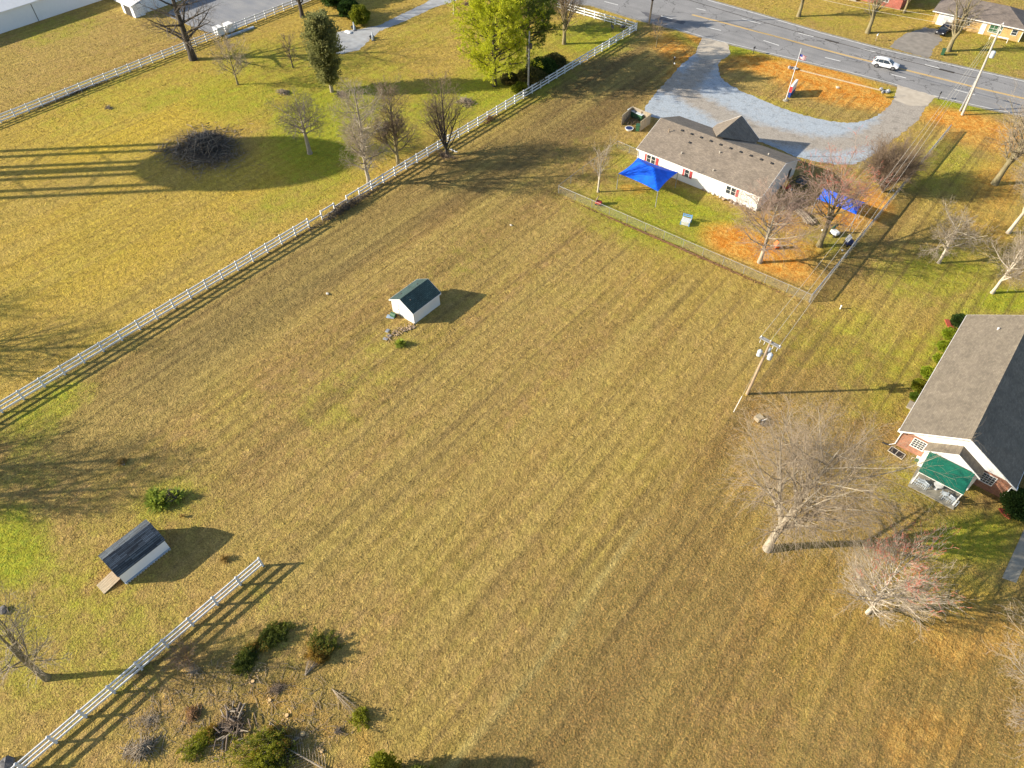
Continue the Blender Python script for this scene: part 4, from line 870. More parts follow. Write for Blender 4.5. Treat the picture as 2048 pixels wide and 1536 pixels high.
for k in (.995, .93): MB().lathe([(.05, 0), (.12, .08), (.05, .14), (.12, .2), (.05, .3)], n=8).part('insulator', 'insul', rpo, tuple(d2*k+np.array([.15, 0, 0])))
def sag(a, b, s, n=14):
    return [tuple(np.array(a)*(1-t)+np.array(b)*t-np.array([0, 0, s*4*t*(1-t)])) for t in np.linspace(0, 1, n)]
def wire(label, a, b, s, r=.014, mat='wire', grp=None):
    o = a; m = MB().tube([tuple(np.array(p)-np.array(o)) for p in sag(a, b, s)], r, 4)
    return tag(m.part('overhead_wire', mat, None, tuple(o)), label, 'wire', grp)
for k, nm in ((.06, 'left'), (.5, 'middle'), (.94, 'right')):
    wire('thin overhead wire above the play yard fence, on the %s insulator of the transformer pole' % nm, up0+A+(B-A)*k+[0, 0, .3], rp0+d2*(.99-.03*(k > .5))+[(.35*(k-.5)), 0, .1], 1.6, .017, grp='wires from the transformer pole to the roadside pole')
lp0 = V3(1298, 48); lpt = np.array([lp0[0]+.3, lp0[1]+.1, 13.5])
lpo = thing('utility_pole', 'wooden pole with dark band at the road edge near the fence corner', 'utility pole', tuple(lp0))
MB().tube([(0, 0, 0), tuple(lpt-lp0)], [.2, .13], 10).part('pole', 'polewood', lpo); MB().lathe([(.24, 0), (.26, .1), (.26, .5), (.24, .6)], n=10).part('band', 'black', lpo, tuple((lpt-lp0)*.33)); MB().bar((-1.2, .15, 13), (1.2, .15, 13), .1, .12).part('crossarm', 'galv', lpo)
for h1, h2_, r_, nm in ((14.3, 13.4, .018, 'topmost'), (13.4, 12.7, .018, 'second')):
    wire('%s thin wire running along the far side of the road' % nm, rp0+d2*(h1/14.6), lp0+[.2, .1, h2_], 1.2, r_, grp='wires along the road')
a_ = rp0+d2*(6.2/14.6); b_ = lp0+np.array([.1, 0, 6.6])
cb = thing('telephone_cable', 'thick black cable with splice sleeves hanging along the road', 'cable', tuple(a_))
pts = sag(a_, b_, .5, 20); MB().tube([tuple(np.array(p)-a_) for p in pts], .045, 6).part('cable', 'wiredark', cb)
for i0, i1 in ((.06, .10), (.38, .42)):
    P2 = sag(a_, b_, .5, 101); MB().tube([tuple(np.array(P2[int(i0*100)])-a_), tuple(np.array(P2[int(i1*100)])-a_)], .11, 8).part('splice_sleeve', 'black', cb)
mp0 = V3(1056, 187); mpo = thing('utility_pole', 'pale pole standing at the white fence beside the big pines', 'utility pole', tuple(mp0))
MB().tube([(0, 0, 0), (.1, .1, 10.6)], [.18, .12], 10).part('pole', 'galv', mpo); MB().lathe([(.28, 7.9), (.28, 8.7)], (.45, 0, 0), 12).part('transformer', 'darkmetal', mpo)

# ------------------------------------------------------------------ vehicles
def loft(mb, st):
    """st: list of (x, [(y,z)...]) closed sections of equal count"""
    n = len(st[0][1]); k = len(mb.v); vs = [(x, p[0], p[1]) for x, sec in st for p in sec]
    fs = [(i*n+j, i*n+(j+1) % n, (i+1)*n+(j+1) % n, (i+1)*n+j) for i in range(len(st)-1) for j in range(n)]
    fs += [tuple(range(n-1, -1, -1)), tuple(range((len(st)-1)*n, len(st)*n))]
    return mb.add(vs, fs)
def sec(hw, z0, z1, r=.12, t=.06):
    return [(-hw+t, z0), (hw-t, z0), (hw, z0+r), (hw, (z0+z1)/2), (hw-.03, z1-r), (hw-r-.06, z1), (-hw+r+.06, z1), (-hw+.03, z1-r), (-hw, (z0+z1)/2), (-hw, z0+r)]
def make_car(label, loc, rz, paint, L=4.7, W=1.84, H=1.5, dk=False):
    t = thing('parked_car' if dk else 'sport_utility_car', label, 'car', loc, rz); h = L/2; w_ = W/2
    body = MB(); loft(body, [(-h, sec(w_-.14, .45, .95)), (-h+.08, sec(w_-.04, .34, 1.02)), (-h+.5, sec(w_, .28, 1.05)), (-.2, sec(w_, .25, 1.02)), (h-1.35, sec(w_, .26, .99)), (h-.6, sec(w_-.03, .28, .90)), (h-.14, sec(w_-.10, .34, .80)), (h, sec(w_-.26, .42, .68))])
    bo_ = body.part('body', paint, t, smooth=True); bo_.modifiers.new('round', 'SUBSURF').render_levels = 2
    gl = MB()
    def gs(hb, ht, zb, zt): return [(-hb, zb), (hb, zb), (ht+.01, zt-.06), (ht-.08, zt), (-ht+.08, zt), (-ht-.01, zt-.06)]
    loft(gl, [(-h+.10, gs(w_-.16, w_-.32, .96, 1.06)), (-h+.62, gs(w_-.10, w_-.27, .96, H-.09)), (-.7, gs(w_-.08, w_-.24, .96, H)), (.1, gs(w_-.08, w_-.26, .96, H-.04)), (.45, gs(w_-.09, w_-.28, .96, H-.13)), (h-1.15, gs(w_-.16, w_-.30, .93, .97))]); gl.part('window_glass', 'glass', t)
    rf = MB(); loft(rf, [(-h+.5, [(-w_+.33, H-.14), (w_-.33, H-.14), (w_-.38, H-.06), (-w_+.38, H-.06)]), (-.7, [(-w_+.27, H-.05), (w_-.27, H-.05), (w_-.34, H+.025), (-w_+.34, H+.025)]), (.12, [(-w_+.29, H-.09), (w_-.29, H-.09), (w_-.36, H-.012), (-w_+.36, H-.012)]), (.42, [(-w_+.31, H-.16), (w_-.31, H-.16), (w_-.38, H-.10), (-w_+.38, H-.10)])]); rf.part('roof', paint, t)
    pl = MB()
    for s in (-1, 1):
        pl.bar((h-1.2, s*(w_-.14), .96), (.40, s*(w_-.29), H-.15), .07, .06).bar((-.45, s*(w_-.06), .95), (-.48, s*(w_-.255), H-.04), .03, .09).bar((-1.35, s*(w_-.07), .95), (-1.28, s*(w_-.265), H-.06), .03, .14).bar((-h+.18, s*(w_-.14), .98), (-h+.62, s*(w_-.28), H-.11), .12, .16)
    pl.part('pillar', paint, t)
    for x in (-1.38, 1.42):
        for s in (-1, 1):
            wh = MB().tube([(0, -.11, 0), (0, .11, 0)], .345, 18).part('wheel', 'tyre', t, (x, s*(w_-.09), .345)); MB().tube([(0, -.118*1, 0), (0, .118, 0)], .23, 12).part('rim', 'rim', wh)
            MB().tube([(0, 0, 0), (0, s*.012, 0)], .41, 18).part('wheel_arch', 'black', t, (x, s*(w_-.004), .36))
    for s in (-1, 1):
        MB().bbox(-.16, .04, -.17, .17, -.07, .07, .02).part('headlight', 'lamp', t, (h-.12, s*(w_-.36), .70)); MB().bbox(-.03, .05, -.1, .1, -.16, .16, .015).part('tail_light', 'redlamp', t, (-h+.05, s*(w_-.18), .88))
        MB().bbox(-.07, .07, -.1, .1, -.07, .07, .02).part('wing_mirror', paint, t, (h-1.45, s*(w_+.06), 1.05))
    MB().box(h-.05, h+.015, -.45, .45, .45, .62).part('grille', 'black', t)
    return t
a_ = V3(1751, 134.5); b_ = V3(1784, 141.5); mid = (a_+b_)/2; rz = math.atan2(*(b_-a_)[1::-1]); n_ = np.array([-math.sin(rz), math.cos(rz), 0])
make_car('white sport utility car driving on the road past the sign', tuple(mid+n_*.85), rz, 'carwhite')
a_ = V3(1872, 78); make_car('black car parked on the drive of the yellow brick house', tuple(V3(1886, 66)), R(-95), 'carblack', dk=True, H=1.5)

# ------------------------------------------------------------------ flag, sign, bins, enclosure
f0 = V3(1571, 201); f1 = V3(1603.5, 98, 8.9)
fl = thing('flagpole', 'white flagpole flying a small american flag on the island of the drive', 'flagpole', tuple(f0)); dd = f1-f0
dd[0] *= .6; dd[1] *= .6
MB().tube([(0, 0, 0), tuple(dd)], [.07, .04], 8).part('pole', 'vinyl', fl); MB().lathe([(.48, 0), (.42, .12), (.15, .22)], n=14).part('base', 'concrete', fl); MB().blob(tuple(dd), (.1, .1, .1), 1, 0).part('finial', 'galv', fl)
top = dd*.86; fx = Vector((1.15, .2, 0)); fo = thing('flag', None, None); fo.parent = fl; fo.location = tuple(top)
del_ = fo
mm = {'flagred': MB(), 'flagwhite': MB(), 'flagblue': MB()}
for s in range(9):
    z1 = .4-s*.08; z0 = z1-.08; k = 'flagred' if s % 2 == 0 else 'flagwhite'
    for i in range(6):
        u0, u1 = i/6, (i+1)/6
        if s < 5 and u1 <= .51: k2 = 'flagblue'
        else: k2 = k
        p = [(fx.x*u, fx.y*u+.08*math.sin(u*7), -.18*u) for u in (u0, u1)]
        mm[k2].add([(p[0][0], p[0][1], z0+p[0][2]), (p[1][0], p[1][1], z0+p[1][2]), (p[1][0], p[1][1], z1+p[1][2]), (p[0][0], p[0][1], z1+p[0][2])], [(0,1,2,3)])
for k, m in mm.items(): m.part({'flagred': 'red_stripes', 'flagwhite': 'white_stripes', 'flagblue': 'blue_canton'}[k], k, fo)
s0 = V3(1577, 196); s1 = V3(1589, 186)
sg = thing('roadside_sign', 'white box sign with red and blue panels on the island beside the flagpole', 'sign', tuple(s0), R(97))
MB().bbox(0, 2.9, -.22, .22, .95, 2.15, .03).part('cabinet', 'white', sg); MB().box(.1, 2.8, .225, .24, 1.0, 2.1).box(-.02, -.004, -.2, .2, 1.0, 2.0).box(-.03, 1.1, .245, .25, 1.05, 2.0).part('red_panel', 'signred', sg); MB().box(.0, 2.9, -.2, .2, .1, .94).part('blue_base', 'signblue', sg)
lg = MB(); 
for z, ww in ((1.85, 1.5), (1.6, 1.2), (1.35, 1.35)): lg.box(1.25, 1.25+ww, .245, .252, z-.06, z+.06)
lg.part('message_lines', 'flagwhite', sg)
en = thing('bin_enclosure', 'grey board-fenced bin enclosure behind the left end of the white building', 'enclosure', at(1242.5, 249))
e0 = V3(1242.5, 249); eB = V3(1265.2, 213.3, 1.75); eC = V3(1302.5, 228, 1.75); eD = V3(1281.5, 243.5, 1.75); eA = V3(1244.5, 231, 1.75)
for a, b in ((eA, eB), (eB, eC), (eC, eD)):
    m = MB(); L = math.dist(a[:2], b[:2]); n = max(4, int(L/.16)); dv = (b-a)/n; hh = 1.7
    for i in range(n):
        p = a+dv*(i+.04)-e0; q = a+dv*(i+.96)-e0; z = hh-.02+.03*((i*7) % 3-1); m.bar((p[0], p[1], z/2+.02), (q[0], q[1], z/2+.02), .03, z)
    m.part('board_panel', 'woodfence', en)
    p, q = a-e0, b-e0; MB().bar((p[0], p[1], 1.76), (q[0], q[1], 1.76), .09, .05).part('cap_rail', 'wood_old', en)
    mpp = (p+q)/2
    MB().bar((mpp[0], mpp[1]-.12, 0), (mpp[0], mpp[1]-.12, 1.6), .12, .12, up=(0, 1, 0)).part('post', 'polewood', en)
def wheelie(label, loc, rz, grp=None):
    t = thing('wheeled_bin', label, 'bin', loc, rz, grp)
    b = MB(); b.add([(-.26,-.28,.08),(.26,-.28,.08),(.26,.28,.08),(-.26,.28,.08),(-.33,-.38,1.05),(.33,-.38,1.05),(.33,.38,1.05),(-.33,.38,1.05)], [(0,3,2,1),(4,5,6,7),(0,1,5,4),(1,2,6,5),(2,3,7,6),(3,0,4,7)]); b.part('bin_body', 'grn', t)
    MB().bbox(-.36, .36, -.42, .44, 1.05, 1.13, .03).part('lid', 'grn', t)
    for s in (-1, 1): MB().tube([(s*.28, .3, .13), (s*.34, .3, .13)], .13, 12).part('wheel', 'tyre', t)
    MB().tube([(-.3, .5, 1.0), (.3, .5, 1.0)], .025, 6).part('handle', 'black', t)
wheelie('green wheeled bin at the open corner of the board enclosure', at(1275, 262), R(20)); wheelie('green wheeled bin at the kerb below the tree of the yellow brick house', at(1884, 110), R(10))
for i, (px, py) in enumerate(((1266, 233), (1279, 239))):
    t = thing('wheeled_dumpster', ('green-topped dumpster in the left half of the board enclosure', 'green-topped dumpster in the right half of the board enclosure')[i], 'dumpster', at(px, py), R(-5))
    MB().bbox(-.8, .8, -.65, .65, .15, 1.15, .04).part('body', 'grn', t); MB().bbox(-.84, .84, -.7, .7, 1.16, 1.24, .03).part('lid', 'transf', t)
t = thing('wading_pool', 'round navy basin with white rim on the grass by the bin enclosure', 'basin', at(1258, 260))
MB().lathe([(.45, 0), (.62, .3), (.70, .32), (.70, .36)], n=20).part('rim', 'vinyl', t); MB().lathe([(.4, .3), (.58, .37)], n=20).part('inside', 'navy', t)
bp_ = MB(); rd = random.Random(8); c0 = V3(1262, 246)
for i in range(70): a = rd.uniform(0, 6.28); x, y = rd.gauss(0, .8), rd.gauss(0, .5); l = rd.uniform(.3, .8); bp_.tube([(x, y, .05), (x+l*math.cos(a)*.5, y+l*math.sin(a)*.5, rd.uniform(.2, .7)), (x+l*math.cos(a), y+l*math.sin(a), rd.uniform(.1, .9))], .022, 4)
tag(bp_.part('branch_heap', 'logbark', None, tuple(c0)), 'small heap of dead branches inside the board enclosure', 'branch heap')

# ------------------------------------------------------------------ shade canopies
def canopy(label, corners, h, rise, bases, sagk=.035):
    P = [V3(px, py, h) for px, py in corners]; o = (P[0]+P[1]+P[2]+P[3])/4; o[2] = 0
    t = thing('shade_canopy', label, 'canopy', tuple(o), 0, 'blue shade canopies in the play yard'); n = 20; vs = []
    La = np.linalg.norm(P[1]-P[0]); Lb = np.linalg.norm(P[3]-P[0])
    for i in range(n+1):
        for j in range(n+1):
            u, v = i/n, j/n; iu = 4*u*(1-u); iv = 4*v*(1-v)
            uu = u+(.5-u)*0; p = (1-u)*(1-v)*P[0]+u*(1-v)*P[1]+u*v*P[2]+(1-u)*v*P[3]
            eu = (1-2*v); ev = (1-2*u)
            p = p+((P[3]-P[0])*(1-u)+(P[2]-P[1])*u)*(sagk*iu*eu*abs(eu))+((P[1]-P[0])*(1-v)+(P[2]-P[3])*v)*(sagk*iv*ev*abs(ev))
            dmin = min(u*La, (1-u)*La, v*Lb, (1-v)*Lb)/(min(La, Lb)/2)
            z = h+rise*min(1, dmin)**1.15
            vs.append((p[0]-o[0], p[1]-o[1], z))
    k = n+1; m = MB().add(vs, [(i*k+j, i*k+j+1, (i+1)*k+j+1, (i+1)*k+j) for i in range(n) for j in range(n)])
    ob = m.part('canopy_cloth', 'bluecloth', t, smooth=False); sm = ob.modifiers.new('thick', 'SOLIDIFY'); sm.thickness = .02
    for p in P: MB().tube([(p[0]-o[0], p[1]-o[1], 0), (p[0]-o[0], p[1]-o[1], h+.02)], .06, 8).part('post', 'galv', t)
canopy('larger blue shade canopy over the lawn at the left of the play yard', [(1237, 347), (1276, 315), (1356, 344.5), (1316, 383)], 2.6, 1.25, None)
canopy('smaller blue shade canopy behind the bare trees at the right of the play yard', [(1633, 398), (1647, 375), (1730, 405), (1712.5, 429)], 2.6, .9, None)

# ------------------------------------------------------------------ play yard items
t = thing('picnic_bench', 'pale blue and white slatted table with benches on the play yard lawn', 'picnic table', at(1372, 445), R(15))
m = MB(); 
for i in range(8): m.box(-.62+i*.16, -.62+i*.16+.12, -.75, .35, .52, .57)
m.part('table_top', 'vinyl', t)
for y in (-.78, .38):
    for x in (-.6, .6): MB().box(x-.05, x+.05, y-.05, y+.05, 0, 1.15 if y > 0 else .52).part('post', 'plas_blue', t)
m = MB(); m.box(-.65, .65, .36, .42, .75, .85).box(-.65, .65, .36, .42, 1.0, 1.1); m.part('back_rail', 'plas_blue', t)
for y in (-.78,): 
    m = MB(); 
    for i in range(9): m.box(-.62+i*.145, -.62+i*.145+.08, y-.02, y+.02, .05, .52)
    m.part('slat_panel', 'vinyl', t)
def playhouse(label, loc, rz, c1, c2, s=1.):
    t = thing('play_toy', label, 'toy', loc, rz)
    MB().bbox(-.35*s, .35*s, -.25*s, .25*s, .12*s, .45*s, .06*s).part('toy_body', c1, t); m = MB(); m.bar((-.35*s, 0, .45*s), (-.1*s, 0, .95*s), .45*s, .06*s); m.part('back', c2, t)
    for x in (-.25, .25):
        for y in (-.25, .25): MB().tube([(x*s, y*s-.04, .12*s), (x*s, y*s+.04, .12*s)], .12*s, 10).part('wheel', 'black', t)
playhouse('red and dark ride-on toy by the fence near the sapling', at(1197, 409), .4, 'plas_red', 'logbark', 1.3)
playhouse('orange toy lying at the foot of the pink-twigged tree', at(1553, 496), 1., 'plas_org', 'plas_org', 1.2)
playhouse('red and yellow ride-on toy against the shaded end of the white building', at(1572, 378), 1.2, 'plas_red', 'plas_yel', 1.5)
playhouse('white and green toy bench between the two bare play yard trees', at(1668, 470), -.5, 'vinyl', 'grn', 1.6)
playhouse('dark blue and white toy beside the right play yard fence', at(1697, 490), .8, 'navy', 'vinyl', 1.6)
cl = thing('climbing_dome', 'black climbing frame in the shade at the right end of the white building', 'climbing frame', at(1600, 372))
m = MB(); rr = 1.5
for k in range(8):
    a = k*math.pi/4; m.tube([(rr*math.cos(a)*math.cos(q), rr*math.sin(a)*math.cos(q), 1.5*math.sin(q)) for q in np.linspace(0, 1.5, 6)], .035, 5)
for q in (.02, .5, .95): m.tube([(rr*math.cos(q)*math.cos(a), rr*math.cos(q)*math.sin(a), 1.5*math.sin(q)) for a in np.linspace(0, 2*math.pi, 17)], .035, 5)
m.part('frame', 'black', cl); MB().bbox(-.7, .7, -.7, .7, .7, .8, .02).part('deck', 'darkmetal', cl)
rd = random.Random(11)
for i in range(30):
    u = i/29; p = at(1406+u*100, 378+u*41+rd.uniform(0, 5)); s = rd.uniform(.12, .3)
    tag(MB().blob((0, 0, s*.5), (s, s*.8, s*.7), i, .3).part('garden_rock', ('stone', 'stone', 'paleston', 'logbark')[i % 4], None, p, rd.uniform(0, 3)), '%s %s rock %s of the row by the white wall' % ('large' if s > .21 else 'small', ('tan', 'tan', 'pale', 'dark')[i % 4], ('at the canopy end', 'in the left half', 'just left of the double window', 'in the right half', 'at the right end')[i//6]), 'rock', 'rocks along the long white wall')
for i, (px, py, lb) in enumerate(((1582, 381, 'small white ball in the shade by the climbing frame'), (1684, 502, 'small white ball by the right play yard fence'), (1786, 383, 'white knob on a fence post by the brown bush'), (1644, 462, 'white ball at the foot of the red-budded tree'))):
    tag(MB().blob((0, 0, .14), (.14, .14, .14), i, 0, 10, 6).part('ball', 'vinyl', None, at(px, py)), lb, 'ball')
lgp = thing('log_stack', 'low stack of grey branches on bare dirt between the play yard trees', 'log stack', at(1608, 437), R(-35))
m = MB(); 
for i in range(16): y = rd.uniform(-.5, .5); z = .12+.25*rd.random(); m.tube([(-1.5+rd.uniform(-.3, .3), y, z), (0, y+.1, z+.1), (1.6+rd.uniform(-.3, .3), y+rd.uniform(-.3, .3), z)], rd.uniform(.04, .09), 6)
m.part('logs', 'twig_grey', lgp)
# small scattered things
t = thing('well_cover', 'tan wooden box with white pipe and dark pump near the big bare tree', 'well box', at(1518, 840), R(-20))
MB().bbox(-.45, .25, -.4, .4, 0, .45, .02).part('box', 'wood_old', t); MB().bbox(.45, .9, -.35, .3, 0, .3, .04).part('pump', 'black', t); MB().tube([(.3, 0, .2), (.6, .3, .6), (.62, .35, .75)], .05, 6).part('pipe', 'vinyl', t)
for px, py, lb in ((1680, 618, 'small white marker post on the grass below the play yard corner'),):
    t = thing('marker_post', lb, 'post', at(px, py)); MB().lathe([(.07, 0), (.07, .45), (.10, .47), (.10, .58), (.02, .62)], n=8).part('tube', 'vinyl', t)
m = MB()
for i in range(5): m.bar((i*.28, .2*(i % 2), .08), (i*.28+.35, .2*((i+1) % 2)+.05, .12), .12, .1)
tag(m.part('plastic_scrap', 'vinyl', None, at(899, 300)), 'broken white plastic pieces on the field beside the vase-shaped tree', 'scrap')
for px, py, s, lb in ((1022, 451, .22, 'lone pale rock on the mown field'), (655, 588, .25, 'lone brown clod on the field near the broken fence'), (9, 1222, .5, 'dark rock at the left edge of the lawn'), (18, 1530, .75, 'flat grey rock at the lower left corner'), (246, 927, .3, 'small dry clump on the lower left field'), (1460, 0, .1, None), (1675, 176, .35, 'pale rock in the orange dirt of the drive island')):
    if lb: tag(MB().blob((0, 0, s*.3), (s, s*.7, s*.5), int(px), .3).part('rock', 'greyrock' if px < 20 else 'paleston', None, at(px, py)), lb, 'rock')
def heron(label, px, py, rz, s=1., mat='darkmetal', w2='transf'):
    t = thing('bird_statue', label, 'statue', at(px, py), rz)
    MB().tube([(-.55*s, 0, .55*s), (-.2*s, 0, .7*s), (.2*s, 0, .8*s), (.4*s, 0, .9*s)], [.04*s, .22*s, .24*s, .08*s], 8).part('body', mat, t)
    MB().tube([(.35*s, 0, .85*s), (.5*s, 0, 1.2*s), (.4*s, 0, 1.5*s), (.52*s, 0, 1.7*s), (.85*s, 0, 1.66*s)], [.09*s, .06*s, .05*s, .07*s, .012*s], 7).part('neck', mat, t)
    for y in (-.1, .1): MB().tube([(0, y*s, .65*s), (.03*s, y*s, .0)], .03*s, 5).part('leg', mat, t)
heron('dark heron statue by the corner of the roadside fence, the left of two', 1224, 62, 2.6, 1.1); heron('dark heron statue by the corner of the roadside fence, the right of two', 1245, 63, .6, 1.2)
for px, py, lb in ((709, 60, 'grey and black lawn ornament on the far edge of the garden path'), (746, 80, 'grey and black lawn ornament on the near edge of the garden path')):
    t = thing('lawn_ornament', lb, 'ornament', at(px, py), R(-30)); MB().tube([(0, 0, 0), (.1, 0, .7), (-.2, 0, 1.5)], [.25, .2, .06], 8).part('figure', 'transf', t); MB().lathe([(.4, 0), (.55, .35), (.5, .4)], (-.9, 0, 0), 14).part('planter', 'black', t); MB().bbox(-1.1, .6, -.3, .3, 0, .08, .02).part('base', 'darkmetal', t)
tag(MB().blob((0, 0, .1), (.9, .55, .2), 3, .2, 12).part('white_stone', 'white', None, at(697, 65)), 'flat white stone at the end of the garden path', 'stone')
t = thing('yard_sign_frame', 'small black forked yard marker on the shaded lawn by the left drive', 'marker', at(1346, 129)); MB().tube([(0, 0, 0), (.1, 0, .9), (-.1, 0, 1.4)], .07, 6).tube([(.1, 0, .9), (.45, 0, 1.35)], .07, 6).part('fork', 'black', t); MB().blob((.12, 0, 1.35), (.12, .12, .12), 1, 0).part('knob', 'vinyl', t); MB().blob((.35, -.1, .3), (.15, .1, .2), 1, 0).part('tag', 'vinyl', t)
def mailbox(label, px, py, mat='black'):
    t = thing('mailbox', label, 'mailbox', at(px, py)); MB().box(-.05, .05, -.05, .05, 0, 1.1).part('post', 'polewood' if mat != 'black' else mat, t); MB().prism([(-.1, 1.1), (.1, 1.1), (.1, 1.25), (.05, 1.34), (-.05, 1.34), (-.1, 1.25)], -.28, .28, 'y').part('box', mat, t)
mailbox('black mailbox at the road edge beside the left driveway mouth', 1506, 108); mailbox('black mailbox at the road edge beside the right driveway mouth', 1876, 199); mailbox('pale mailbox on the verge across the road', 1751, 82, 'vinyl')
tag(MB().bar((0, 0, .15), tuple(V3(1760, 182)-V3(1600, 142)+[0, 0, .15]), .12, .2).part('timber_edging', 'wood_old', None, at(1600, 142)), 'long pale timber edging along the orange dirt on the drive island', 'edging')
for px, py, lb in ((1588, 138, 'broken concrete chunks at the left end of the pale edging'), (1768, 184, 'broken concrete chunks at the right end of the pale edging')):
    m = MB(); rd = random.Random(px)
    for i in range(7): m.blob((rd.uniform(-.8, .8), rd.uniform(-.5, .5), .15), (rd.uniform(.2, .45), rd.uniform(.15, .3), rd.uniform(.15, .4)), i)
    tag(m.part('rubble', 'galv', None, at(px, py)), lb, 'rubble')
# red mulch edging beside the hall
for pts, lb in ((((1893, 640), (1898, 652), (1908, 661), (1922, 668)), 'curved red brick bed edging around the dark bush at the far corner of the hall'), (((2001, 1017), (2008, 1027), (2021, 1036)), 'curved red edging strip below the large green bush at the right edge')):
    m = MB(); q = [V3(*p) for p in pts]
    for a, b in zip(q, q[1:]): m.bar(tuple(a+[0, 0, .06]), tuple(b+[0, 0, .06]), .5, .14)
    tag(m.part('bed_edging', 'mulchred'), lb, 'edging')

# ------------------------------------------------------------------ vegetation
def skeleton(seed, H, r0, clear, n1, ang1, L1, up1, n2, a2, l2, n3, a3, l3, n4=0, a4=35, l4=.5, lean=(0, 0), wob=.08, shape=None, up2=.1, up3=0., fork=0, K0=9, trunk_top=1., tip=.011, flare=1.5, rr1=.5):
    rg = np.random.default_rng(seed)
    u = np.linspace(0, 1, K0)
    T = np.zeros((1, K0, 3)); T[0, :, 2] = u*H*trunk_top
    T[0, :, 0] = lean[0]*u**1.3*H+np.cumsum(rg.normal(0, wob*.12*H/K0, K0)); T[0, :, 1] = lean[1]*u**1.3*H+np.cumsum(rg.normal(0, wob*.12*H/K0, K0)); T[0, 0] = 0
    TR = (r0*(1-u)**.8+r0*.08)[None, :]; TR[0, 0] *= flare; T[0, 0, 2] = -.1
    stems, SR = T, TR
    if fork:
        F_, FR = spawn(rg, T, TR, fork, clear*.8, clear*.8+.12, ang1*.55, -H*.62, K0, .5, .05, .8, r0*.1)
        cut = int(K0*clear)+1
        stems = [T, F_]; SR = [TR, FR]
        B1a, R1a = spawn(rg, T, TR, n1, clear, .98, ang1, -L1, 7, up1, .09, rr1, tip*1.6, shape)
        B1b, R1b = spawn(rg, F_, FR, max(4, n1//2), .25, .98, ang1*.8, -L1*.7, 7, up1, .09, rr1, tip*1.6, shape)
        B1, R1 = np.concatenate([B1a, B1b]), np.concatenate([R1a, R1b]); trunks = [tubes_np(T, TR, 9), tubes_np(F_, FR, 7)]
    else:
        B1, R1 = spawn(rg, T, TR, n1, clear, .99, ang1, -L1, 7, up1, .09, rr1, tip*1.6, shape); trunks = [tubes_np(T, TR, 9)]
    B2, R2 = spawn(rg, B1, R1, n2, .18, .98, a2, l2, 5, up2, .12, .55, tip*1.2, lambda t: 1-.45*t)
    B3, R3 = spawn(rg, B2, R2, n3, .15, .98, a3, l3, 4, up3, .15, .6, tip*.9)
    tw = [tubes_np(B2, R2, 3), tubes_np(B3, R3, 3)]; last = B3
    if n4: B4, R4 = spawn(rg, B3, R3, n4, .2, 1., a4, l4, 3, up3, .15, .7, tip*.7); tw.append(tubes_np(B4, R4, 3)); last = B4
    trunks.append(tubes_np(B1, R1, 5))
    return rg, trunks, tw, dict(B1=B1, B2=B2, B3=B3, last=last)
def bare_tree(label, px, py, toppy, seed, bark='bark_pale', twig='twig_grey', H=None, name='bare_tree', group=None, tiptwig=None, tipq=60, tipf=.5, **k):
    H = H or height_to(px, py, toppy)
    P = dict(K0=12, flare=1.3, H=H, r0=H*.022, clear=.25, n1=14, ang1=50, L1=H*.42, up1=.5, n2=8, a2=38, l2=.5, n3=7, a3=36, l3=.5)
    P.update(k)
    rg, tr, tw, S = skeleton(seed, **P)
    t = thing(name, label, 'tree', at(px, py), 0, group)
    link('trunk', npmesh('trunk', *join_np(tr)), bark, t); link('crown', npmesh('crown', *join_np(tw)), twig, t)
    if tiptwig:
        B = S['last']; zmax = np.percentile(B[:, -1, 2], tipq); sel = B[B[:, -1, 2] > zmax]; sel = sel[rg.random(len(sel)) < tipf]
        Rr = np.tile(np.array([[.016, .013, .010]]) if sel.shape[1] == 3 else np.linspace(.017, .011, sel.shape[1])[None], (len(sel), 1))
        link('bud_twigs', npmesh('bud_twigs', *tubes_np(sel+np.array([0, 0, .015]), Rr, 3)), tiptwig, t)
    return t
G_ = 'bare winter trees'
dome = lambda t: np.sin(np.pi*np.clip(.22+.70*t, 0, 1))
fan = lambda t: 1.05-.55*t
bare_tree('biggest near bare tree with drooping limbs, left of the brick hall', 1535, 1098, 0, 26, 'bark_pale', 'twig_wispy', H=16.6, r0=.36, clear=.2, n1=26, ang1=50, L1=9.0, up1=.35, n2=9, a2=38, l2=.5, n3=7, a3=36, l3=.55, n4=2, l4=.6, up2=-.35, up3=-.7, fork=3, shape=dome, wob=.14, tip=.008, rr1=.52, flare=1.25, K0=12, lean=(.07, .01), group=G_)
bare_tree('round bare tree with red budding tips below the big bare tree', 1735, 1226, 0, 27, 'bark_white', 'twig_white', H=8.6, r0=.17, clear=.12, n1=62, ang1=56, L1=4.9, up1=.45, n2=9, a2=24, l2=.5, n3=4, a3=22, l3=.5, n4=2, l4=.5, shape=dome, wob=.03, tiptwig='twig_red', tipq=72, tipf=.7, tip=.009, rr1=.48, flare=1.2, K0=14, lean=(-.06, .03), group=G_)
bare_tree('pale bare tree leaning in from the lower right corner', 2090, 1490, 0, 28, 'bark_pale', 'twig_tan', H=12.5, r0=.3, clear=.15, n1=24, ang1=55, L1=6.6, up1=.3, n2=10, a2=38, l2=.5, n3=7, a3=36, l3=.5, n4=3, lean=(-.25, .1), shape=dome, up2=0, up3=-.2, group=G_)
bare_tree('pinkish-twigged bare tree near the front corner of the play yard', 1519, 525, 395, 19, 'bark_pale', 'twig_pink', H=9.6, r0=.26, clear=.2, n1=30, ang1=58, L1=6.0, up1=.45, n2=9, a2=36, l2=.5, n3=7, a3=34, l3=.5, n4=3, shape=dome, group=G_, wob=.1)
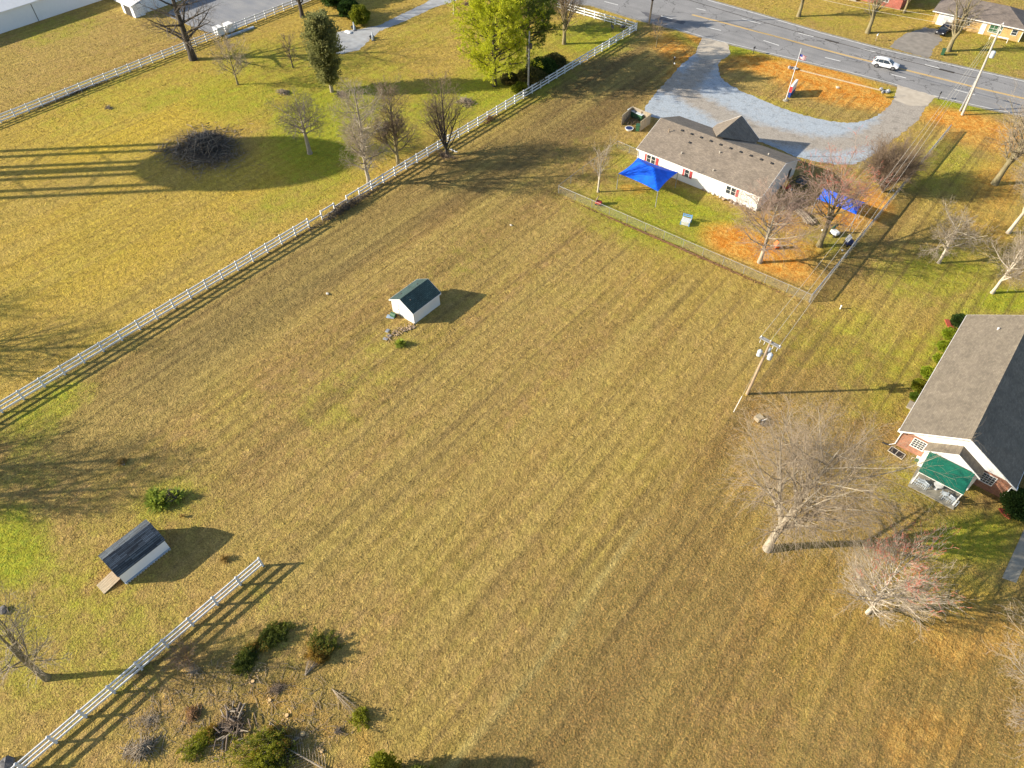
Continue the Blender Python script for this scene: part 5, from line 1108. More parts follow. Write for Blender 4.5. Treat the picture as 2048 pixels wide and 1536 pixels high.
bare_tree('bare tree with reddish budding top in the middle of the play yard', 1638, 492, 345, 20, 'bark_olive', 'twig_pink', H=10.6, r0=.34, clear=.3, n1=13, ang1=50, L1=5.8, up1=.5, n2=9, a2=36, l2=.5, n3=7, a3=34, l3=.5, n4=2, fork=2, tiptwig='twig_red', group=G_, wob=.2)
rg, tr, tw, S = skeleton(21, H=6.0, r0=.14, clear=.03, n1=80, ang1=38, L1=5.4, up1=.45, n2=10, a2=24, l2=.5, n3=7, a3=22, l3=.5, n4=3, trunk_top=.35, tip=.010)
t = thing('multi_stem_shrub', 'dense brown many-stemmed bare bush at the back corner of the play yard', 'bush', at(1765, 384)); link('stems', npmesh('stems', *join_np(tr)), 'twig_brown', t); link('twigs', npmesh('twigs', *join_np(tw)), 'twig_brown', t)
bare_tree('leaning olive bare tree with broad pale foot at the right edge below the road', 1989, 368, 0, 22, 'bark_olive', 'twig_grey', H=12.2, r0=.42, clear=.25, n1=20, ang1=52, L1=6.4, up1=.4, n2=9, a2=36, l2=.5, n3=6, a3=34, l3=.5, n4=2, fork=3, lean=(.12, .06), shape=dome, group=G_)
bare_tree('pale-trunked bare tree at the right edge above the two white-trunked trees', 2016, 466, 0, 23, 'bark_white', 'twig_grey', H=10.4, r0=.24, clear=.3, n1=18, ang1=48, L1=4.8, up1=.3, n2=9, a2=38, l2=.5, n3=6, a3=36, l3=.5, n4=2, fork=2, lean=(.14, .02), shape=dome, group=G_)
bare_tree('small white-trunked bare tree forked low, left of the pair near the hall roof', 1877, 526, 0, 24, 'bark_white', 'twig_grey', H=7.0, r0=.19, clear=.30, n1=14, ang1=60, L1=4.0, up1=.25, n2=9, a2=42, l2=.5, n3=7, a3=40, l3=.5, n4=3, fork=2, shape=dome, group=G_, wob=.2)
bare_tree('small white-trunked bare tree at the right edge just above the hall roof', 1984, 586, 0, 25, 'bark_white', 'twig_grey', H=7.2, r0=.20, clear=.32, n1=14, ang1=60, L1=4.4, up1=.25, n2=9, a2=42, l2=.5, n3=7, a3=40, l3=.5, n4=3, fork=2, shape=dome, lean=(.1, 0), group=G_, wob=.2)
bare_tree('slim pale sapling inside the left corner of the play yard', 1196, 384, 0, 18, 'bark_white', 'twig_tan', H=6.0, r0=.15, clear=.28, n1=16, ang1=32, L1=2.9, up1=.5, n2=7, a2=30, l2=.5, n3=5, a3=30, l3=.5, tip=.011, group=G_)
bare_tree('large dark bare tree by the fence at the upper left near the grey lot', 387, 119, 0, 1, 'bark_dark', 'twig_dark', H=17.0, r0=.62, clear=.13, n1=24, ang1=68, L1=8.0, up1=.35, n2=8, a2=45, l2=.45, n3=6, a3=40, l3=.5, n4=2, wob=.06, group=G_, trunk_top=1., K0=12, tip=.010)
bare_tree('small spreading olive bare tree right of the large dark tree', 476, 169, 0, 2, 'bark_olive', 'twig_tan', H=6.6, r0=.16, clear=.2, n1=22, ang1=52, L1=4.8, up1=.5, n2=9, a2=34, l2=.5, n3=7, a3=32, l3=.5, n4=2, shape=dome, tip=.010, group=G_)
bare_tree('small reddish bare sapling left of the tall grey-green cedar', 586, 135, 0, 3, 'bark_dark', 'twig_brown', H=4.6, r0=.13, clear=.15, n1=16, ang1=40, L1=2.4, up1=.5, n2=7, a2=30, l2=.5, n3=6, a3=30, l3=.5, tip=.011, group=G_)
bare_tree('gnarled bare tree with pale trunk standing in the tower shadow', 620, 307, 0, 5, 'bark_pale', 'twig_dark', H=7.4, r0=.34, clear=.42, n1=20, ang1=64, L1=4.6, up1=.35, n2=10, a2=48, l2=.45, n3=8, a3=45, l3=.5, n4=3, wob=.25, shape=dome, group=G_, tip=.010)
bare_tree('crooked two-tiered bare tree touching the fence, leftmost of the row of three', 738, 370, 0, 6, 'bark_pale', 'twig_grey', H=15.0, r0=.28, clear=.14, n1=34, ang1=58, L1=3.8, up1=.5, n2=9, a2=40, l2=.5, n3=7, a3=38, l3=.5, n4=2, wob=.35, fork=2, group=G_, tip=.010, shape=lambda t: .65+.55*np.abs(np.cos(t*5.2)))
bare_tree('upright bare tree with pale foot, middle of the three by the fence', 797, 330, 0, 8, 'bark_olive', 'twig_brown', H=12.2, r0=.26, clear=.18, n1=30, ang1=44, L1=4.6, up1=.5, n2=9, a2=36, l2=.5, n3=7, a3=36, l3=.5, n4=2, fork=2, group=G_, tip=.010, shape=fan)
bare_tree('dark vase-shaped bare tree growing in the fence line, right of the row of three', 893, 310, 0, 9, 'bark_dark', 'twig_brown', H=11.8, r0=.20, clear=.05, n1=18, ang1=38, L1=5.6, up1=.5, n2=8, a2=32, l2=.5, n3=6, a3=30, l3=.5, fork=5, group=G_, tip=.010, shape=fan)
bare_tree('dark vase-shaped bare tree inside the far fence corner beside the pines', 1128, 88, 0, 12, 'bark_olive', 'twig_brown', H=11.5, r0=.34, clear=.14, n1=16, ang1=30, L1=6.0, up1=.4, n2=8, a2=30, l2=.5, n3=6, a3=30, l3=.5, fork=4, group=G_, tip=.010, shape=fan)
bare_tree('dark bare tree at the top edge behind the tall cedar', 605, 34, 0, 14, 'bark_dark', 'twig_grey', H=11.0, r0=.4, clear=.2, n1=14, ang1=55, L1=5.5, up1=.3, n2=8, a2=40, l2=.5, n3=6, a3=36, l3=.5, fork=2, group=G_, tip=.010)
bare_tree('bare tree at the top edge right of the garden path', 909, 28, 0, 16, 'bark_pale', 'twig_grey', H=9.0, r0=.26, clear=.3, n1=12, ang1=50, L1=4.4, up1=.3, n2=7, a2=40, l2=.5, n3=6, a3=36, l3=.5, fork=2, group=G_, tip=.010)
bare_tree('tiny bare tree on the verge between the far fence corner and the drive', 1312, 95, 0, 17, 'bark_olive', 'twig_brown', H=3.8, r0=.09, clear=.3, n1=12, ang1=50, L1=2.0, up1=.3, n2=7, a2=40, l2=.5, n3=6, a3=36, l3=.5, group=G_, tip=.011)
for i, (px, py, H, r, lb) in enumerate(((1597, 33, 10, .36, 'bare tree at the top edge across the road, leftmost of the four'), (1735, 66, 11, .40, 'thick-trunked bare tree in the middle of the lawn across the road'), (1808, 26, 8, .24, 'slender bare tree beside the red brick house across the road'), (1896, 102, 10.5, .42, 'olive bare tree with low forks in front of the yellow brick house'))):
    bare_tree(lb, px, py, 0, 60+i, 'bark_olive', 'twig_grey', H=H, r0=r, clear=.22, n1=12, ang1=42, L1=H*.42, up1=.4, n2=6, a2=38, l2=.45, n3=5, a3=34, l3=.5, fork=3, group=G_, tip=.011)
bare_tree('bare tree leaning left at the lower left edge beside the white fence', 94, 1356, 0, 29, 'bark_olive', 'twig_grey', H=8.2, r0=.26, clear=.28, n1=12, ang1=56, L1=4.6, up1=.3, n2=7, a2=42, l2=.5, n3=5, a3=38, l3=.5, n4=1, fork=2, shape=dome, group=G_, wob=.2, lean=(-.05, .05))
# trees just outside the left edge: their shadows fall on the lawn in view
for i, (px, py, H) in enumerate(((-330, 720, 15), (-420, 960, 16), (-300, 1010, 13), (-520, 640, 15))):
    bare_tree(('tall bare tree left of the view beside the meadow', 'tall bare tree left of the view beside the lawn', 'tall bare tree left of the view nearest the gambrel shed', 'tall bare tree left of the view behind the others')[i], px, py, 0, 80+i, 'bark_olive', 'twig_grey', H=H, r0=.35, clear=.2, n1=22, ang1=50, L1=H*.4, up1=.4, n2=8, a2=40, l2=.5, n3=5, a3=38, l3=.5, fork=3, shape=dome, group=G_, tip=.012)
rsh = thing('bare_shrub', 'rust-red bare shrub behind the short white fence', 'shrub', at(378, 1322))
rg, tr, tw, S = skeleton(31, H=1.9, r0=.04, clear=.05, n1=22, ang1=45, L1=1.5, up1=.3, n2=8, a2=32, l2=.5, n3=6, a3=30, l3=.5, trunk_top=.5, tip=.008)
link('stems', npmesh('stems', *join_np(tr)), 'twig_orange', rsh); link('twigs', npmesh('twigs', *join_np(tw)), 'twig_brown', rsh)

def evergreen(label, px, py, H, rc, seed, fol, nleaf, size, name='cedar_tree', shape='oval', clear=.12, barkm='bark_olive', cat='tree', lean=(0, 0), lump=1., aspect=.55, group=None):
    rg = np.random.default_rng(seed); t = thing(name, label, cat, at(px, py), 0, group)
    u = np.linspace(0, 1, 7); T = np.zeros((1, 7, 3)); T[0, :, 2] = u*H*.93-.1; T[0, :, 0] = lean[0]*u*H; T[0, :, 1] = lean[1]*u*H
    TR = (H*.022*(1-u)+.03)[None]
    def rad(v):
        if shape == 'oval': return np.sin(np.pi*np.clip(v*.92+.10, 0, 1))**.6
        if shape == 'cone': return (1-v)**.75*np.clip(v*6+.35, 0, 1)
        return np.sqrt(np.clip(1-(2*v-1)**2, 0, 1))
    n1 = int(60+H*6); B1, R1 = spawn(rg, T, TR, n1, clear, .99, 66, -1., 5, .35, .06, .4, .015)
    tt = ((B1[:, 0, 2]/H)-clear)/(1-clear); sc_ = rad(np.clip(tt, 0, 1))*rc*rg.uniform(.7, 1.1, len(tt))
    B1 = B1[:, :1]+(B1-B1[:, :1])*sc_[:, None, None]
    link('trunk', npmesh('trunk', *join_np([tubes_np(T, TR, 8), tubes_np(B1, R1, 4)])), barkm, t)
    # clumps of sprays around the outer part of each branch
    nc = max(3, int(len(B1)*0+6)); k = rg.integers(0, len(B1), nleaf//14); uu = rg.random(len(k))**.55
    x = uu*4; i = np.minimum(x.astype(int), 3); f = (x-i)[:, None]; C = B1[k, i]*(1-f)+B1[k, i+1]*f
    C = C+rg.normal(0, .22*lump, C.shape)
    ax = np.stack([T[0, 0, 0]+lean[0]*C[:, 2], lean[1]*C[:, 2], C[:, 2]], 1)
    od = C-ax; od /= np.linalg.norm(od, axis=1, keepdims=True)+1e-6; od[:, 2] += .5
    L = np.repeat(C, 14, 0)+rg.normal(0, .20*lump, (len(C)*14, 3)); D = np.repeat(od, 14, 0)
    L[:, 2] = np.maximum(L[:, 2], .05)
    link('crown', npmesh('crown', *quads_np(rg, L, size, aspect, 0, D)), fol, t)
    return t
evergreen('tall grey-green cedar standing on the upper left lawn', 664, 184, 13.4, 3.4, 4, 'cedar', 30000, .34, clear=.14, barkm='bark_pale', lean=(-.03, .02), lump=1.25)
def pine(label, px, py, H, rc, seed, fol, n=64, clear=.12, barkm='bark_dark', tuft=.85, per=26, lean=(0, 0)):
    rg = np.random.default_rng(seed); t = thing('pine_tree', label, 'tree', at(px, py))
    u = np.linspace(0, 1, 9); T = np.zeros((1, 9, 3)); T[0, :, 2] = u*H-.1; T[0, :, 0] = lean[0]*u*H; T[0, :, 1] = lean[1]*u*H; TR = (H*.021*(1-u)+.03)[None]
    B1, R1 = spawn(rg, T, TR, n, clear, .99, 74, -1., 7, .45, .05, .4, .02)
    v = np.clip((B1[:, 0, 2]/H-clear)/(1-clear), 0, 1); s = (.45+.75*np.sin(np.pi*np.clip(.15+v*.8, 0, 1)))*(1-v*.45)*rc*rg.uniform(.65, 1.1, len(v)); B1 = B1[:, :1]+(B1-B1[:, :1])*s[:, None, None]
    B2, R2 = spawn(rg, B1, R1, 9, .3, 1., 45, .32, 4, .3, .1, .6, .012)
    link('trunk', npmesh('trunk', *join_np([tubes_np(T, TR, 8), tubes_np(B1, R1, 4), tubes_np(B2, R2, 3)])), barkm, t)
    C = np.concatenate([B2[:, 1:].reshape(-1, 3), B1[:, 4:].reshape(-1, 3)]); D = np.concatenate([(B2[:, 1:]-B2[:, :-1]).reshape(-1, 3), (B1[:, 4:]-B1[:, 3:-1]).reshape(-1, 3)]); D /= np.linalg.norm(D, axis=1, keepdims=True)+1e-6; D[:, 2] += .35
    L = np.repeat(C, per, 0)+rg.normal(0, .17*tuft, (len(C)*per, 3)); DD = np.repeat(D, per, 0)+rg.normal(0, .35, (len(C)*per, 3))
    link('crown', npmesh('crown', *quads_np(rg, L, .34*tuft, .34, .25, DD)), fol, t)
pine('large bright yellow-green pine at the top centre, left of the two pines', 989, 172, 19.0, 7.4, 10, 'pine', 110, per=19, lean=(.02, .0))
pine('darker green pine behind the white fence, right of the two pines', 1056, 138, 18.5, 6.0, 11, 'pine_d', 80, clear=.22, per=17)
pine('darker green pine at the top edge between the large pine and the roadside fence', 1085, 60, 14, 4.4, 13, 'pine_d', 56, clear=.15, per=16)
def bush(label, px, py, r, h, seed, fol, n=2600, size=.2, name='round_bush', group=None, cat='bush', squash=1.):
    rg = np.random.default_rng(seed); t = thing(name, label, cat, at(px, py), 0, group)
    D = rg.normal(0, 1, (n, 3)); D /= np.linalg.norm(D, axis=1, keepdims=True); rr = rg.random((n, 1))**.25
    lump = 1+.13*np.sin(D[:, :1]*5+seed)*np.cos(D[:, 1:2]*6+seed*2)+.08*np.sin(D[:, 2:]*9)
    C = D*rr*lump*np.array([r, r*squash, h/2])+np.array([0, 0, h*.52]); C[:, 2] = np.maximum(C[:, 2], .04)
    st_ = MB(); rd = random.Random(seed)
    for i in range(7): a = i*.9; st_.tube([(0, 0, 0), (.3*r*math.cos(a), .3*r*math.sin(a), h*.4), (.6*r*math.cos(a), .6*r*math.sin(a), h*.7)], [.05, .035, .015], 5)
    st_.part('stems', 'bark_dark', t); link('foliage', npmesh('foliage', *quads_np(rg, C, size, .6, 0, D)), fol, t); return t
GB = 'clipped bushes along the left wall of the hall'
for i, (px, py, r, h, fol, lb) in enumerate(((1914, 651, .95, 1.5, 'shrub_d', 'dark round bush inside the red bed edging at the far corner of the hall'), (1897, 675, .9, 1.2, 'box', 'bright clipped bush just below the red bed edging'), (1885, 699, .8, 1.1, 'box', 'second bright clipped bush below the red bed edging'), (1877, 722, .7, .8, 'box', 'low half-hidden bright bush under the hall eave'), (1853, 752, .85, 1.1, 'box', 'bright clipped bush just above the dark bush at the pole shadow'), (1836, 779, .9, 1.2, 'shrub_y', 'dark green bush where the pole shadow meets the hall'), (1829, 797, .6, .6, 'lusht', 'low weedy bush nearest the hall corner'))):
    bush(lb, px, py, r, h, 100+i, fol, 3200, .17, group=GB)
bush('large dark green bush at the right edge by the near corner of the hall', 2040, 1022, 2.0, 2.0, 120, 'shrub_d', 9000, .2)
bush('dark evergreen bush at the top edge, left of the group by the garden path', 672, 12, 3.2, 4.2, 121, 'shrub_d', 9000, .32)
bush('dark evergreen bush in the middle of the group by the garden path', 700, 34, 2.2, 3.2, 122, 'shrub_d', 7000, .3)
bush('yellow-green evergreen bush in front of the group by the garden path', 722, 48, 2.1, 3.4, 123, 'shrub_y', 7000, .3)
bush('tall dark evergreen at the top edge above the group by the garden path', 655, 2, 3.0, 7, 124, 'cedar', 9000, .35)
GU = 'dark undergrowth clumps under the pines'
for i, (px, py, r, h, f) in enumerate(((1062, 168, 2.6, 2.6, 'under'), (1085, 150, 2.8, 2.8, 'shrub_d'), (1108, 135, 2.2, 2.2, 'under'), (1042, 186, 1.6, 1.6, 'shrub_y'), (1020, 165, 1.8, 1.4, 'under'))):
    bush(('dark undergrowth clump beside the pale pole under the pines', 'largest dark undergrowth clump behind the fence under the pines', 'dark undergrowth clump at the right end under the pines', 'yellow-green undergrowth clump at the foot of the pale pole', 'low undergrowth between the two pine trunks')[i], px, py, r, h, 130+i, f, 5000, .28, group=GU, name='undergrowth_bush')
evergreen('bright yellow-green cedar at the bottom edge, its crown just in view', 776, 1552, 4.8, 1.15, 40, 'yelgreen', 16000, .20, shape='cone', clear=.03, lump=.7)
evergreen('darker cedar at the bottom edge right of the bright cedar', 846, 1576, 4.4, 1.25, 41, 'cutgreen', 14000, .20, shape='cone', clear=.03, lump=.7)
evergreen('low yellow-green cedar at the bottom edge left of the bright cedar', 712, 1572, 2.6, 1.0, 44, 'yelgreen', 9000, .18, shape='cone', clear=.03, lump=.6)
evergreen('dark cedar standing just below the bottom edge of the view', 905, 1612, 5.6, 1.5, 42, 'cutgreen', 16000, .24, shape='cone', clear=.03)
evergreen('tall dark cedar standing farther below the bottom edge of the view', 790, 1660, 7.5, 1.8, 43, 'cutgreen', 16000, .26, shape='cone', clear=.03)
# yuccas and tufts
def yucca(label, px, py, r, n, seed, fol='yucca', heads=1, spread=.5, name='yucca_plant', cat='plant', wdt=.055):
    rg = np.random.default_rng(seed); t = thing(name, label, cat, at(px, py)); 
    for hd in range(heads):
        o = rg.normal(0, spread, 2)*(heads > 1); vs = []; fs = []
        for i in range(n):
            a = rg.uniform(0, 6.28); e = rg.uniform(.15, 1.45); L = r*rg.uniform(.7, 1.1); d = np.array([math.cos(a)*math.cos(e), math.sin(a)*math.cos(e), math.sin(e)]); s = np.array([-math.sin(a), math.cos(a), 0])*wdt*r
            b = np.array([o[0], o[1], .05]); m_ = b+d*L*.6; e_ = b+d*L+np.array([0, 0, -.12*L]); e_[2] = max(e_[2], .04); k = len(vs)
            vs += [b-s*.5, b+s*.5, m_+s, m_-s, e_]; fs += [(k, k+1, k+2, k+3), (k+3, k+2, k+4)]
        MB().add(vs, fs).part('rosette', fol, t)
    return t
yucca('large clump of spiky green yucca above the gambrel shed', 322, 1000, 1.25, 110, 1, heads=8, spread=.8)
bush('dry brown thicket beside the large yucca clump', 342, 996, .75, .8, 145, 'twig_wispy', 2500, .14, name='dry_thicket', cat='shrub')
yucca('single small green yucca just below the white shed', 801, 688, .95, 110, 2, heads=2, spread=.2)
yucca('small tuft of grass between the yucca and the gambrel shed', 366, 1034, .5, 60, 3, 'drytuft', 1, name='grass_tuft', cat='tuft', wdt=.04)
yucca('dry tan grass tuft beside the end of the short white fence', 450, 1119, .65, 160, 4, 'drytuft', 1, name='grass_tuft', cat='tuft', wdt=.04)
bush('dry tuft patch on the shaded field above the yucca clump', 246, 925, .45, .4, 146, 'drytuft', 500, .15, name='grass_tuft', cat='tuft')
# ------------------------------------------------------------------ brush and cut wood
def brush(label, px, py, rx, ry, h, n, seed, mat, name='brush_pile', L=(.6, 2.2), r=.022, ang=0., extra=None, cat='brush pile', pale=0):
    rg = np.random.default_rng(seed); t = thing(name, label, cat, at(px, py), ang)
    a = rg.uniform(0, 6.28, n); q = np.minimum(np.abs(rg.normal(0, .52, n)), 1.35)*(1+.18*np.sin(a*3+seed)+.1*np.sin(a*5)); x = rx*q*np.cos(a); y = ry*q*np.sin(a); z = h*np.maximum(0, 1-q**2)*rg.random(n)+.05
    az = rg.uniform(0, 6.28, n); el = rg.normal(0, .35, n); l = rg.uniform(*L, n); K = 5; u = np.linspace(-.5, .5, K)
    d = np.stack([np.cos(az)*np.cos(el), np.sin(az)*np.cos(el), np.sin(el)], 1); c = rg.normal(0, .25, (n, 3))
    P = np.stack([x, y, z], 1)[:, None]+d[:, None]*(l[:, None, None]*u[None, :, None])+c[:, None]*((u**2)[None, :, None]*l[:, None, None])*1.6
    P[:, :, 2] = np.maximum(P[:, :, 2], .02); Rr = r*rg.uniform(.5, 1.6, n)[:, None]*(1-.6*np.abs(u*2))[None]
    link('branches', npmesh('branches', *tubes_np(P, Rr, 4)), mat, t)
    if pale:
        kk = rg.integers(0, n, pale); Pp = P[kk]+np.array([0, 0, h*.12]); link('bleached_branches', npmesh('bleached_branches', *tubes_np(Pp, np.full((pale, K), r*1.1), 4)), 'twig_grey', t)
    if extra:
        n2, sz, f = extra; a = rg.uniform(0, 6.28, n2); q = np.sqrt(rg.random(n2)); C = np.stack([rx*q*np.cos(a), ry*q*np.sin(a), h*(1-q**2)*rg.uniform(.1, 1, n2)+.05], 1)
        link('foliage', npmesh('foliage', *quads_np(rg, C, sz, .5, .2)), f, t)
    return t
brush('big round pile of dark tangled brush lying in the tower shadow', 410, 298, 5.5, 4.5, 1.7, 900, 1, 'twig_dark', L=(1.0, 3.6), r=.04, pale=260)
brush('fringe of dry litter round the big brush pile', 410, 303, 7.2, 6.2, .25, 2400, 2, 'twig_wispy', L=(.3, 1.2), r=.03, name='litter_ring', cat='litter')
brush('small straw-coloured mound on the lawn above the gnarled tree', 567, 186, 1.3, .8, .5, 300, 3, 'twig_tan', L=(.3, .9), r=.04)
brush('tan brush heap by the tall white fence left of the pines', 932, 205, 1.7, 1.2, .6, 300, 4, 'twig_tan', L=(.4, 1.4), r=.035)
brush('low dark stick heap at the foot of the tall cedar', 682, 190, 1.3, .6, .35, 160, 5, 'twig_dark', L=(.4, 1.5), r=.03)
brush('few pale sticks lying on the upper left meadow', 217, 216, .9, .35, .2, 40, 6, 'twig_tan', L=(.4, 1.2), r=.04)
brush('tan brush scrap at the top edge left of the large pine', 935, 10, 1.2, .6, .4, 120, 7, 'twig_brown', L=(.4, 1.2), r=.04)
brush('upright heap of grey branches at the bottom left below the fence', 283, 1500, .7, 1.2, .6, 190, 8, 'twig_tan', L=(.5, 2.), r=.025, ang=-.5, extra=(500, .12, 'drytuft'))
brush('tangle of straw and thin sticks left of the log heap', 300, 1440, 1.7, 1.1, .2, 170, 9, 'twig_tan', L=(.3, 1.1), r=.012, ang=.5)
brush('small pile of brown twigs and sawdust between fence and log heap', 385, 1428, .6, .45, .4, 160, 10, 'twig_orange', L=(.3, 1.), r=.02, extra=(400, .12, 'brownfol'))
brush('thin bundle of grey twigs beside the left tree stumps', 552, 1378, .4, .9, .2, 110, 11, 'twig_brown', L=(.4, 1.3), r=.014, ang=-.5)
brush('few pale bare branches lying beside the rust-red shrub', 385, 1345, .5, .6, .3, 40, 12, 'twig_tan', L=(.5, 1.4), r=.016)
brush('dark fallen leaves and sticks at the foot of the vase-shaped tree', 890, 312, 2.2, 1.2, .25, 300, 13, 'twig_brown', L=(.3, 1.0), r=.025)
brush('dark dead vines smothering the broken stretch of the white fence', 690, 420, .45, 8.0, 1.2, 900, 14, 'twig_dark', L=(.4, 1.6), r=.02, name='dead_vines', cat='vines')
brush('rust coloured weeds caught on the fence left of the pines', 978, 242, .5, 1.6, .8, 200, 15, 'twig_orange', L=(.3, 1.0), r=.018, name='dead_vines', cat='vines')
brush('dead weeds along the four-rail fence at the upper left', 150, 186, .7, 14, .35, 1500, 16, 'twig_brown', L=(.3, 1.0), r=.018, name='dead_weeds', cat='weeds')
brush('line of fallen leaves along the outside of the near play yard fence', *proj(-33.4, 73.75), 17.5, .22, .12, 2600, 17, 'twig_orange', L=(.1, .3), r=.03, ang=.013, name='leaf_litter', cat='leaf litter')
brush('little dark tangle of twigs near the leaning cut branch', 678, 1462, .4, .3, .15, 70, 18, 'twig_dark', L=(.3, .8), r=.01)
def cut_bough(label, b0, b1, wd, seed, fol, nst=14, nleaf=3500, brown=.22, h=.42, size=.2, leaf0=.35):
    rg = np.random.default_rng(seed); p = V3(*b0); q = V3(*b1); t = thing('cut_bough', label, 'cut bough', tuple(p), 0, 'cut cedar boughs'); d = q-p; L = np.linalg.norm(d); dn = d/L; sd = np.array([-dn[1], dn[0], 0]); K = 6; u = np.linspace(0, 1, K)
    P = []; 
    for i in range(nst):
        o = rg.uniform(-1, 1); l = rg.uniform(.55, 1.); zz = rg.uniform(.2, 1)*h
        P.append([dn*(L*l*x)+sd*(o*wd*(x**.8))+np.array([0, 0, .05+zz*math.sin(min(1, x*1.1)*2.2)]) for x in u])
    P = np.array(P); Rr = (.018*(1-u)+.005)[None].repeat(nst, 0); B2, R2 = spawn(rg, P, Rr, 10, .15, 1., 38, .24, 4, .1, .12, .45, .004)
    link('stems', npmesh('stems', *join_np([tubes_np(P, Rr, 5), tubes_np(B2, R2, 3)])), 'twig_tan', t)
    S = B2[:, 1:].reshape(-1, 3); al = (S@dn)/L; S = S[al > leaf0]; nleaf = int(nleaf*1.9); k = rg.integers(0, len(S), nleaf); C = S[k]+rg.normal(0, .09, (nleaf, 3)); C[:, 2] = np.maximum(C[:, 2], .03)
    if brown is not None:
        al = (C@dn)/L; m_ = al < brown+rg.normal(0, .12, len(al)); link('brown_sprays', npmesh('brown_sprays', *quads_np(rg, C[m_], size*.75, .4, 0, np.tile(dn, (m_.sum(), 1)))), 'brownfol', t); C = C[~m_]
    link('green_sprays', npmesh('green_sprays', *quads_np(rg, C, size*.75, .42, 0, np.tile(dn, (len(C), 1)))), fol, t)
cut_bough('cut cedar bough with browning middle, right of the pair on the field edge', (610, 1352), (660, 1272), .95, 1, 'yelgreen' if False else 'cutgreen', 16, 3800, brown=.62)
cut_bough('dark green cut cedar bough, lower end of the left pair', (515, 1285), (483, 1342), .8, 2, 'cutgreen', 14, 4200, leaf0=.05)
cut_bough('dark green cut cedar bough, upper end of the left pair', (505, 1310), (582, 1246), .75, 3, 'cutgreen', 14, 4200, brown=.2, leaf0=.1)
cut_bough('mostly bare cut cedar branch with a small green tip near the right stumps', (664, 1378), (730, 1446), .45, 4, 'yelgreen', 9, 900, brown=.55, leaf0=.72, h=.35)
cut_bough('yellow-green cut cedar bough left of the log heap', (445, 1445), (372, 1508), .7, 5, 'yelgreen', 12, 2600, brown=.35, leaf0=.1)
cut_bough('large heap-top cedar bough right of the log heap, pointing left', (600, 1475), (470, 1530), 1.3, 6, 'yelgreen', 18, 5200, leaf0=.05, h=.9)
cut_bough('dark cedar bough at the bottom edge under the long bare branch', (540, 1445), (575, 1520), 1.0, 7, 'cutgreen', 14, 3600, leaf0=.05, h=.7)
cut_bough('yellow-green cedar bough at the bottom edge below the log heap', (500, 1500), (560, 1560), 1.3, 8, 'yelgreen', 16, 4200, leaf0=.0, h=.9)
a_, b_ = V3(545, 1482), V3(665, 1548); t = thing('bare_branch', 'long bare ribbed branch lying across the bottom edge', 'branch', tuple(a_)); d = b_-a_; sd = np.array([-d[1], d[0], 0])/np.linalg.norm(d)
m = MB().tube([(0, 0, .5), tuple(d*.5+[0, 0, .35]), tuple(d+[0, 0, .15])], [.05, .06, .08], 6); rd = random.Random(3)
for i in range(34):
    u = .1+.85*(i//2)/17; s = 1 if i % 2 else -1; l = rd.uniform(.6, 1.25); p = d*u+[0, 0, .45-.3*u]; m.tube([tuple(p), tuple(p+sd*s*l*.6-d/np.linalg.norm(d)*l*.5+[0, 0, .1]), tuple(p+sd*s*l-d/np.linalg.norm(d)*l*1.0-[0, 0, .1])], [.018, .014, .008], 4)
m.part('branch', 'twig_tan', t)
rg = np.random.default_rng(77); n = 1500; pxs = rg.uniform(230, 720, n); pys = rg.uniform(1290, 1540, n); okk = ((pxs-480)/250)**2+((pys-1430)/120)**2 < rg.uniform(.3, 1.1, n)
okk &= pys > 1330-(pxs-330)*.35
bs = np.array([at(a, b) for a, b in zip(pxs[okk], pys[okk])]); m_ = len(bs); az = rg.uniform(0, 3.14, m_); ln_ = rg.uniform(.06, .45, m_)**1.0
dv = np.stack([np.cos(az), np.sin(az), rg.normal(0, .1, m_)], 1)*ln_[:, None]; Pq = np.stack([bs-dv, bs+rg.normal(0, .03, (m_, 3)), bs+dv], 1); Pq[:, :, 2] = np.abs(Pq[:, :, 2])+.04
tag(link('stick_litter', npmesh('stick_litter', *tubes_np(Pq, np.full((m_, 3), .012)*rg.uniform(.5, 1.6, (m_, 1)), 4)), 'twig_wispy'), 'loose sticks and wood litter scattered over the brown clearing', 'litter', kind='stuff')
for i, (px, py, lb) in enumerate(((506, 1363, 'fresh pale tree stump nearest the left cedar boughs'), (540, 1401, 'fresh stump beside the thin bundle of grey twigs'), (574, 1431, 'fresh stump right of the log heap'), (606, 1468, 'wide fresh stump beside the cedar boughs'), (644, 1503, 'small fresh stump near the long bare branch'), (475, 1315, 'small orange stump below the left cedar boughs'), (518, 1341, 'small stump right under the left cedar boughs'))):
    t = thing('tree_stump', lb, 'stump', at(px, py), i, 'fresh tree stumps'); rr = (.15, .13, .15, .2, .14, .12, .1)[i]
    MB().tube([(0, 0, -.02), (0, 0, .11)], [rr*1.2, rr], 12).part('bark', 'logbark', t); MB().tube([(0, 0, .112), (0, 0, .125)], rr*.97, 12).part('cut_face', 'stump', t)
    dd_ = MB(); 
    for k in range(14): a = rd.uniform(0, 6.28); q = rd.uniform(.2, .6); dd_.blob((q*math.cos(a), q*math.sin(a), .01), (.06, .05, .02), k)
    dd_.part('sawdust', 'stump', t)
rd = random.Random(21)
